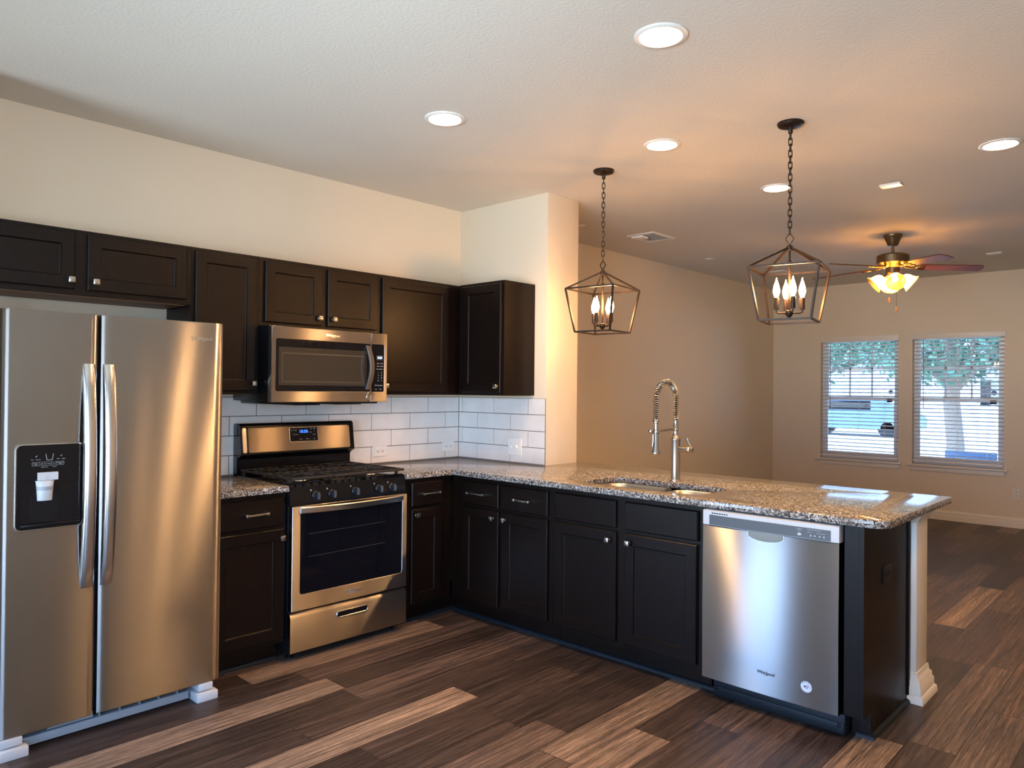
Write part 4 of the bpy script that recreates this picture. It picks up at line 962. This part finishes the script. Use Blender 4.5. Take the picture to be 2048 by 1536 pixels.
# ------------------------------------------------------------------ ceiling fan
def fan():
    x, y = 2.946, -2.171
    r = thing('ceiling_fan', (x, y, H), 'brass ceiling fan with brown blades and glass light shades', 'ceiling fan')
    P = (x, y, 0)
    bm = BM(); lathe(bm, [(.075, H - .0005), (.076, H - .008), (.070, H - .018), (.055, H - .050), (.042, H - .085), (.036, H - .094), (.012, H - .096)], P, 32); build('canopy', bm, FANMET, r)
    bm = BM(); lathe(bm, [(.012, H - .09), (.012, H - .150), (.018, H - .152), (.018, H - .165)], P, 14); build('downrod', bm, FANMET, r)
    bm = BM(); lathe(bm, [(.018, 2.600), (.080, 2.598), (.118, 2.590), (.126, 2.580), (.126, 2.520), (.118, 2.512), (.100, 2.505), (.075, 2.480), (.001, 2.478)], P, 40); build('motor_housing', bm, FANMET, r, ang=30)
    bm = BM(); lathe(bm, [(.055, 2.482), (.055, 2.436), (.045, 2.425), (.001, 2.424)], P, 28); lathe(bm, [(.030, 2.426), (.034, 2.40), (.020, 2.375), (.001, 2.370)], P, 20); build('switch_housing', bm, FANMET, r)
    for k in range(5):
        t = radians(13 + 72 * k); c, s = cos(t), sin(t); pt = radians(-12)
        def FBL(u, v, w): # u along the blade, v across, w up, pitched
            v2, w2 = v * cos(pt) - w * sin(pt), v * sin(pt) + w * cos(pt)
            return (x + u * c - v2 * s, y + u * s + v2 * c, 2.484 + w2 - .045 * (u - .1))
        bm = BM(); tube(bm, [FBL(.09, 0, .006), FBL(.14, 0, -.004), FBL(.18, 0, -.004)], [.012, .009, .007], 8)
        for v in (-.035, 0, .035): tube(bm, [FBL(.175, v * .15, -.005), FBL(.20, v * .9, -.005), FBL(.245, v, -.005)], .0055, 8)
        ir = build('blade_iron', bm, FANMET, r)
        outl = []
        for q in range(9): tt = pi / 2 - pi * q / 8; outl.append((.655 + .030 * cos(tt), .064 * sin(tt)))
        outl += [(.215, -.056), (.205, -.048), (.205, .048), (.215, .056)]
        bm = BM(); loops(bm, [[FBL(u, v, 0) for u, v in outl], [FBL(u, v, .006) for u, v in outl]]); build('blade', bm, WALNUT, ir, smooth=False)
    for k in range(4):
        t = radians(205 + 90 * k); d = Vector((cos(t) * .80, sin(t) * .80, -.60)).normalized(); n1 = Vector((-sin(t), cos(t), 0)); n2 = d.cross(n1)
        o = Vector((x + .045 * cos(t), y + .045 * sin(t), 2.418))
        F3 = lambda p_: tuple(o + n1 * p_[0] + n2 * p_[1] + d * p_[2])
        bm = BM(); lathe(bm, [(.012, -.02), (.012, .02), (.024, .022), (.024, .034)], (0, 0, 0), 16, F=F3); a_ = build('socket', bm, FANMET, r)
        bm = BM(); lathe(bm, [(.024, .030), (.040, .042), (.052, .065), (.056, .090), (.066, .115), (.078, .128), (.0765, .129), (.064, .116), (.054, .091), (.050, .066), (.038, .044), (.022, .032)], (0, 0, 0), 28, False, False, F=F3); build('glass_shade', bm, SHADE, a_, ang=60)
        bm = BM(); lathe(bm, [(.008, .034), (.016, .050), (.023, .070), (.022, .086), (.012, .098), (.001, .100)], (0, 0, 0), 16, F=F3); build('bulb', bm, FANBULB, a_)
    for dx, dy, zb in ((-.010, .024, 2.235), (.012, -.026, 2.150)):
        bm = BM(); tube(bm, [(x + dx, y + dy, 2.40), (x + dx, y + dy, zb)], .0016, 6); ch = build('pull_chain', bm, FANMET, r)
        bm = BM(); lathe(bm, [(.002, zb), (.006, zb - .006), (.009, zb - .032), (.007, zb - .044), (.001, zb - .046)][::-1], (x + dx, y + dy, 0), 12); build('fob', bm, FOB, ch)
fan()

# ------------------------------------------------------------------ ceiling vent and little ceiling plates
r = thing('ceiling_vent', (1.695, -.59, H), 'white ceiling air register with a tilted louver, above the left lantern', 'vent')
CV = lambda a, d, z: (1.695 + a, -.59 + z, H - d)
bm = BM(); ringplate(bm, CV, (-.175, .175, -.135, .135), (-.135, .135, -.095, .095), .0005, .008, .004, .003, 2, .002); build('frame', bm, WHITE, r)
bm = BM(); box(bm, CV, -.137, .137, .0005, .0025, -.097, .097); build('duct', bm, DARK, r, smooth=False)
for k in range(9):
    a = -.120 + .030 * k; bm = BM(); loops(bm, [[CV(a - .010, .010, z), CV(a + .008, .001, z), CV(a + .010, .002, z), CV(a - .008, .0115, z)] for z in (-.097, .097)]); build('louver', bm, WHITE, r, smooth=False)
bm = BM(); box(bm, CV, -.17, -.07, .012, .030, -.02, .09, .003); tube(bm, [CV(-.12, .001, .03), CV(-.12, .014, .03)], .004, 8); build('damper_flap', bm, WHITE, r)
def plate_c(x, y, sx_, sy_, th, label, name='ceiling_plate', rr=.004):
    bm = BM(); plate(bm, lambda a, d, z: (x + a, y + z, H - d), -sx_, sx_, -sy_, sy_, .0005, th, rr, .002)
    tag(build(name, bm, WHITE), label, 'ceiling plate')
plate_c(1.30, -2.63, .035, .062, .014, 'small white rectangular ceiling plate right of the right lantern chain')
plate_c(2.97, -.46, .030, .030, .008, 'tiny white ceiling cover right of the air register')
plate_c(4.19, -.65, .075, .085, .010, 'pale ceiling plate seen through the right lantern cage')
plate_c(4.42, -2.64, .045, .062, .010, 'pale ceiling plate right of the ceiling fan')
plate_c(.94, -.41, .030, .030, .008, 'tiny white ceiling cover beside the wall stub')

# ------------------------------------------------------------------ windows, blinds, stickers
STBLUE = mat('sticker_blue', (.02, .10, .32), .4)
def window(i, y0, y1):
    a0, a1 = -y1, -y0
    lab = ('left white double-hung window behind a blind', 'right white double-hung window behind a blind')[i]
    D0, D1 = -.115, -.070
    bm = BM(); ringplate(bm, FX, (a0 + .0005, a1 - .0005, WZ0 + .0005, WZ1 - .0005), (a0 + .030, a1 - .030, WZ0 + .045, WZ1 - .030), D0, D1, .001, .001, 1)
    w = struct('window_%d' % (i + 1), bm, VINYL, lab, smooth=False)
    zm = 1.350
    for nm, z0, z1, d in (('upper_sash', zm - .02, WZ1 - .03, D1 - .035), ('lower_sash', WZ0 + .045, zm + .025, D1 - .012)):
        bm = BM(); ringplate(bm, FX, (a0 + .03, a1 - .03, z0, z1), (a0 + .065, a1 - .065, z0 + .040, z1 - .040), d, d + .020, .001, .001, 1, .001); s = build(nm, bm, VINYL, w, smooth=False)
        bm = BM(); box(bm, FX, a0 + .06, a1 - .06, d + .008, d + .011, z0 + .035, z1 - .035); build('pane', bm, PANE, s, smooth=False)
        if nm == 'upper_sash':
            bm = BM(); g0, g1 = a0 + .065, a1 - .065
            for t in (1 / 3, 2 / 3): a = g0 + (g1 - g0) * t; box(bm, FX, a - .009, a + .009, d + .004, d + .016, z0 + .03, z1 - .03)
            zz = (z0 + z1) / 2 + .01; box(bm, FX, g0, g1, d + .004, d + .016, zz - .009, zz + .009)
            build('muntin', bm, VINYL, s, smooth=False)
            sy = a1 - .110; sd = d + .0115
            st = build('round_sticker', (lambda b_: (lathe(b_, [(.001, 0), (.026, 0), (.026, .0006), (.001, .0006)], (0, 0, 0), 28, False, False, F=lambda p_: FX(sy + p_[0], sd + p_[2], 1.437 + p_[1])), b_)[-1])(BM()), STBLUE, w); st['label'] = 'round blue sticker'
            bm = BM(); lathe(bm, [(.013, .0007), (.019, .0007), (.019, .0010), (.013, .0010)], (0, 0, 0), 24, False, False, F=lambda p_: FX(sy + p_[0], sd + p_[2], 1.437 + p_[1] * .6)); build('emblem', bm, WHT, st)
        else:
            bm = BM(); box(bm, FX, a1 - .14, a1 - .08, d + .018, d + .034, z1 - .06, z1 - .02, .004); build('sash_lock', bm, BLACKM, s)
    # sill and apron
    bm = BM(); box(bm, FX, a0 - .047, a1 + .040, -.065, .045, WZ0 - .024, WZ0 - .0005, .006); box(bm, FX, a0 - .012, a1 + .012, .0005, .016, WZ0 - .078, WZ0 - .0235, .004); build('sill', bm, TRIM, w)
    # blind
    b = thing('window_blind', (XF, -(a0 + a1) / 2, WZ1), ('left' if i == 0 else 'right') + ' white slatted blind, slats open, hung in its window', 'blind', 'white window blinds')
    bm = BM(); box(bm, FX, a0 + .002, a1 - .002, -.060, -.004, 2.060, WZ1 - .002); build('head_rail', bm, WHITE, b, smooth=False)
    bm = BM(); box(bm, FX, a0 - .004, a1 + (.004 if i == 0 else .016), .001, .014, 2.050, WZ1 + .004, .003); box(bm, FX, a0 - .004, a1 + .004, .0135, .017, 2.068, 2.078, .001); build('valance', bm, TRIM, b)
    zb, zt = .660, 2.045; n = 32; tilt = radians(14); bm = BM()
    for k in range(n):
        z = zb + .022 + (zt - zb - .022) * k / (n - 1)
        pr = []
        for u in (-.025, -.009, .009, .025):
            c_ = .0022 * (1 - (u / .025) ** 2); pr.append((u * cos(tilt), u * sin(tilt) + c_))
        ring = [(p_[0], p_[1]) for p_ in pr] + [(p_[0], p_[1] - .0026) for p_ in reversed(pr)]
        loops(bm, [[FX(a, -.030 + u, z + v) for u, v in ring] for a in (a0 + .006, a1 - .006)])
    build('slats', bm, BLINDM, b, smooth=False)
    bm = BM(); box(bm, FX, a0 + .006, a1 - .006, -.056, -.006, zb - .020, zb, .003); build('bottom_rail', bm, WHITE, b)
    for a in (a0 + .13, (a0 + a1) / 2, a1 - .16):
        bm = BM()
        for d in (-.005, -.056): box(bm, FX, a - .001, a + .001, d - .0006, d + .0006, zb - .01, 2.06)
        build('ladder_cord', bm, WHITE, b, smooth=False)
    bm = BM(); tube(bm, [FX(a0 + .115, .003, 2.05), FX(a0 + .117, .005, 1.25)], .0042, 8); build('tilt_wand', bm, GREYP, b)
for i, (y0, y1) in enumerate(WINS): window(i, y0, y1)

# ------------------------------------------------------------------ the yard beyond the windows
GZ = -0.12
bm = BM(); vs = [bm.verts.new(p_) for p_ in ((XF + .2, -30, GZ), (60, -30, GZ), (60, 40, GZ), (XF + .2, 40, GZ))]; bm.faces.new(vs)
struct('ground', bm, mat('pale_concrete', (.60, .59, .57), .8, bump=(3, .2, .01)), 'pale sunlit paving outside the windows', 'ground', smooth=False)
BARK = mat('bark', (.16, .12, .09), .85, bump=(30, .6, .02)); LEAF = mat('leaf_green', (.05, .125, .07), .5)
def tree(tx, ty, label, crown, nleaf, rnd):
    t = thing('tree', (tx, ty, GZ), label, 'tree')
    bm = BM(); tube(bm, [(tx, ty, GZ), (tx + .02, ty - .03, .6), (tx - .02, ty + .02, 1.3), (tx + .05, ty, 2.0), (tx, ty + .1, 3.0)], [.17, .13, .12, .10, .06], 12)
    for dy, dz in ((-1.0, 1.1), (1.0, 1.0), (-.6, 1.5), (.7, 1.7)): tube(bm, [(tx, ty, 1.45), (tx + .05, ty + dy * .5, 1.45 + dz * .55), (tx + .1, ty + dy, 1.45 + dz)], [.06, .04, .015], 8)
    build('trunk', bm, BARK, t)
    bm = BM(); x0, x1, y0, y1, z0, z1 = crown
    for _ in range(nleaf):
        c = Vector((rnd.uniform(x0, x1), rnd.uniform(y0, y1), 0)); zl = z0 + .35 * rnd.random() + .25 * sin(c.y * 2.3 + 1); c.z = zl + (z1 - zl) * rnd.random() ** 1.3
        u = Vector((rnd.gauss(0, 1), rnd.gauss(0, 1), rnd.gauss(0, 1))).normalized(); w = u.orthogonal().normalized(); s = rnd.uniform(.035, .085) * (1.6 if tx > 12 else 1.0)
        vs = [bm.verts.new(c + u * s), bm.verts.new(c + w * s * .5), bm.verts.new(c - u * s), bm.verts.new(c - w * s * .5)]; bm.faces.new(vs)
    o = build('foliage', bm, LEAF, t, smooth=False, recalc=False)
tree(9.5, -1.19, 'leafy tree with a brown trunk standing outside the right window', (8.6, 11.0, -2.8, 2.2, 1.75, 3.6), 11000, random.Random(3))
tree(17.5, 4.6, 'farther leafy tree behind the parked car, seen through the left window', (16.0, 19.5, .4, 8.0, 1.9, 6.0), 8000, random.Random(5))
# unseen roof and eave, added to keep sky light off the yard and windows
bm = BM(); loops(bm, [[(XL - .5, y, H + .25), (XF + .75, y, H + .25), (XF + .75, y, H + .38), ((XL + XF) / 2, y, 5.2), (XL - .5, y, H + .38)] for y in (YF - .5, .7)])
struct('roof', bm, TRIM, 'unseen eave and roof added above the ceiling to shade the yard', smooth=False)
r = thing('yard_sign', (7.5, -1.83, GZ), 'low dark blue sign with white lettering outside the right window', 'sign')
FS = lambda a, d, z: (7.5 - d, -1.83 - a, z)
bm = BM(); box(bm, FS, -.30, .30, -.03, .0, .36, .66, .01); build('panel', bm, mat('sign_blue', (.03, .07, .16), .5), r)
bm = BM(); text_mesh(bm, 'AV', .11, FS, -.13, .001, .53); text_mesh(bm, 'MAIN', .05, FS, .10, .001, .53); text_mesh(bm, 'NATIONAL', .05, FS, .0, .001, .42); build('lettering', bm, WHT, r, smooth=False)
for a in (-.22, .22):
    bm = BM(); box(bm, FS, a - .02, a + .02, -.028, -.004, GZ, .37); build('post', bm, GREYP, r, smooth=False)
# house over the way
r = thing('house', (36, 3, GZ), 'pale house with grey roof across the street, seen through the left window', 'house')
bm = BM(); box(bm, ID, 36, 44, -4, 20, GZ, 3.0); build('wall', bm, mat('pale_siding', (.42, .47, .54), .8), r, smooth=False)
bm = BM(); loops(bm, [[(35.5, y, 3.0), (44.5, y, 3.0), (40, y, 5.4)] for y in (-4.6, 20.6)]); build('roof', bm, mat('grey_shingle', (.16, .17, .19), .9), r, smooth=False)
bm = BM(); box(bm, ID, 35.95, 36.0, 8, 14, GZ, 2.3); build('garage_door', bm, mat('garage_grey', (.30, .34, .40), .7), r, smooth=False)
bm = BM(); box(bm, ID, 35.95, 36.0, 1.5, 3.5, .9, 2.1); build('window', bm, BLACK, r, smooth=False)
# parked car
def car():
    r = thing('parked_car', (24.5, 5.2, GZ), 'silver-blue parked car outside the left window', 'car')
    CP = mat('car_paint', (.10, .15, .24), .4, spec=.3)
    prof = [(-2.1, .30), (-2.15, .62), (-1.95, .82), (-1.25, .92), (-.75, 1.32), (-.1, 1.42), (.7, 1.36), (1.35, .98), (2.0, .88), (2.15, .6), (2.1, .30)]
    bm = BM(); rings = []
    for w in (-.86, -.80, .80, .86):
        k = .93 if abs(w) > .83 else 1.0
        rings.append([(24.5 + w, 5.2 + a * (.99 if k < 1 else 1), GZ + (z if z < .9 else .9 + (z - .9) * k)) for a, z in prof])
    loops(bm, rings); build('body', bm, CP, r, ang=50)
    bm = BM(); box(bm, ID, 23.625, 23.64, 5.2 - .75, 5.2 + .75, GZ + .95, GZ + 1.26, .004); build('side_window', bm, BLACK, r)
    for a in (-1.3, 1.3):
        bm = BM(); lathe(bm, [(.31, -.1), (.32, .0), (.32, .10), (.22, .11), (.001, .11)], (23.75, 5.2 + a, GZ + .32), 24, F=lambda p_: (-p_[2], p_[0], p_[1])); build('wheel', bm, BLACKM, r)
        bm = BM(); lathe(bm, [(.31, -.1), (.32, .0), (.32, .10), (.22, .11), (.001, .11)], (25.25, 5.2 + a, GZ + .32), 24, F=lambda p_: (p_[2], p_[0], p_[1])); build('wheel', bm, BLACKM, r)
car()
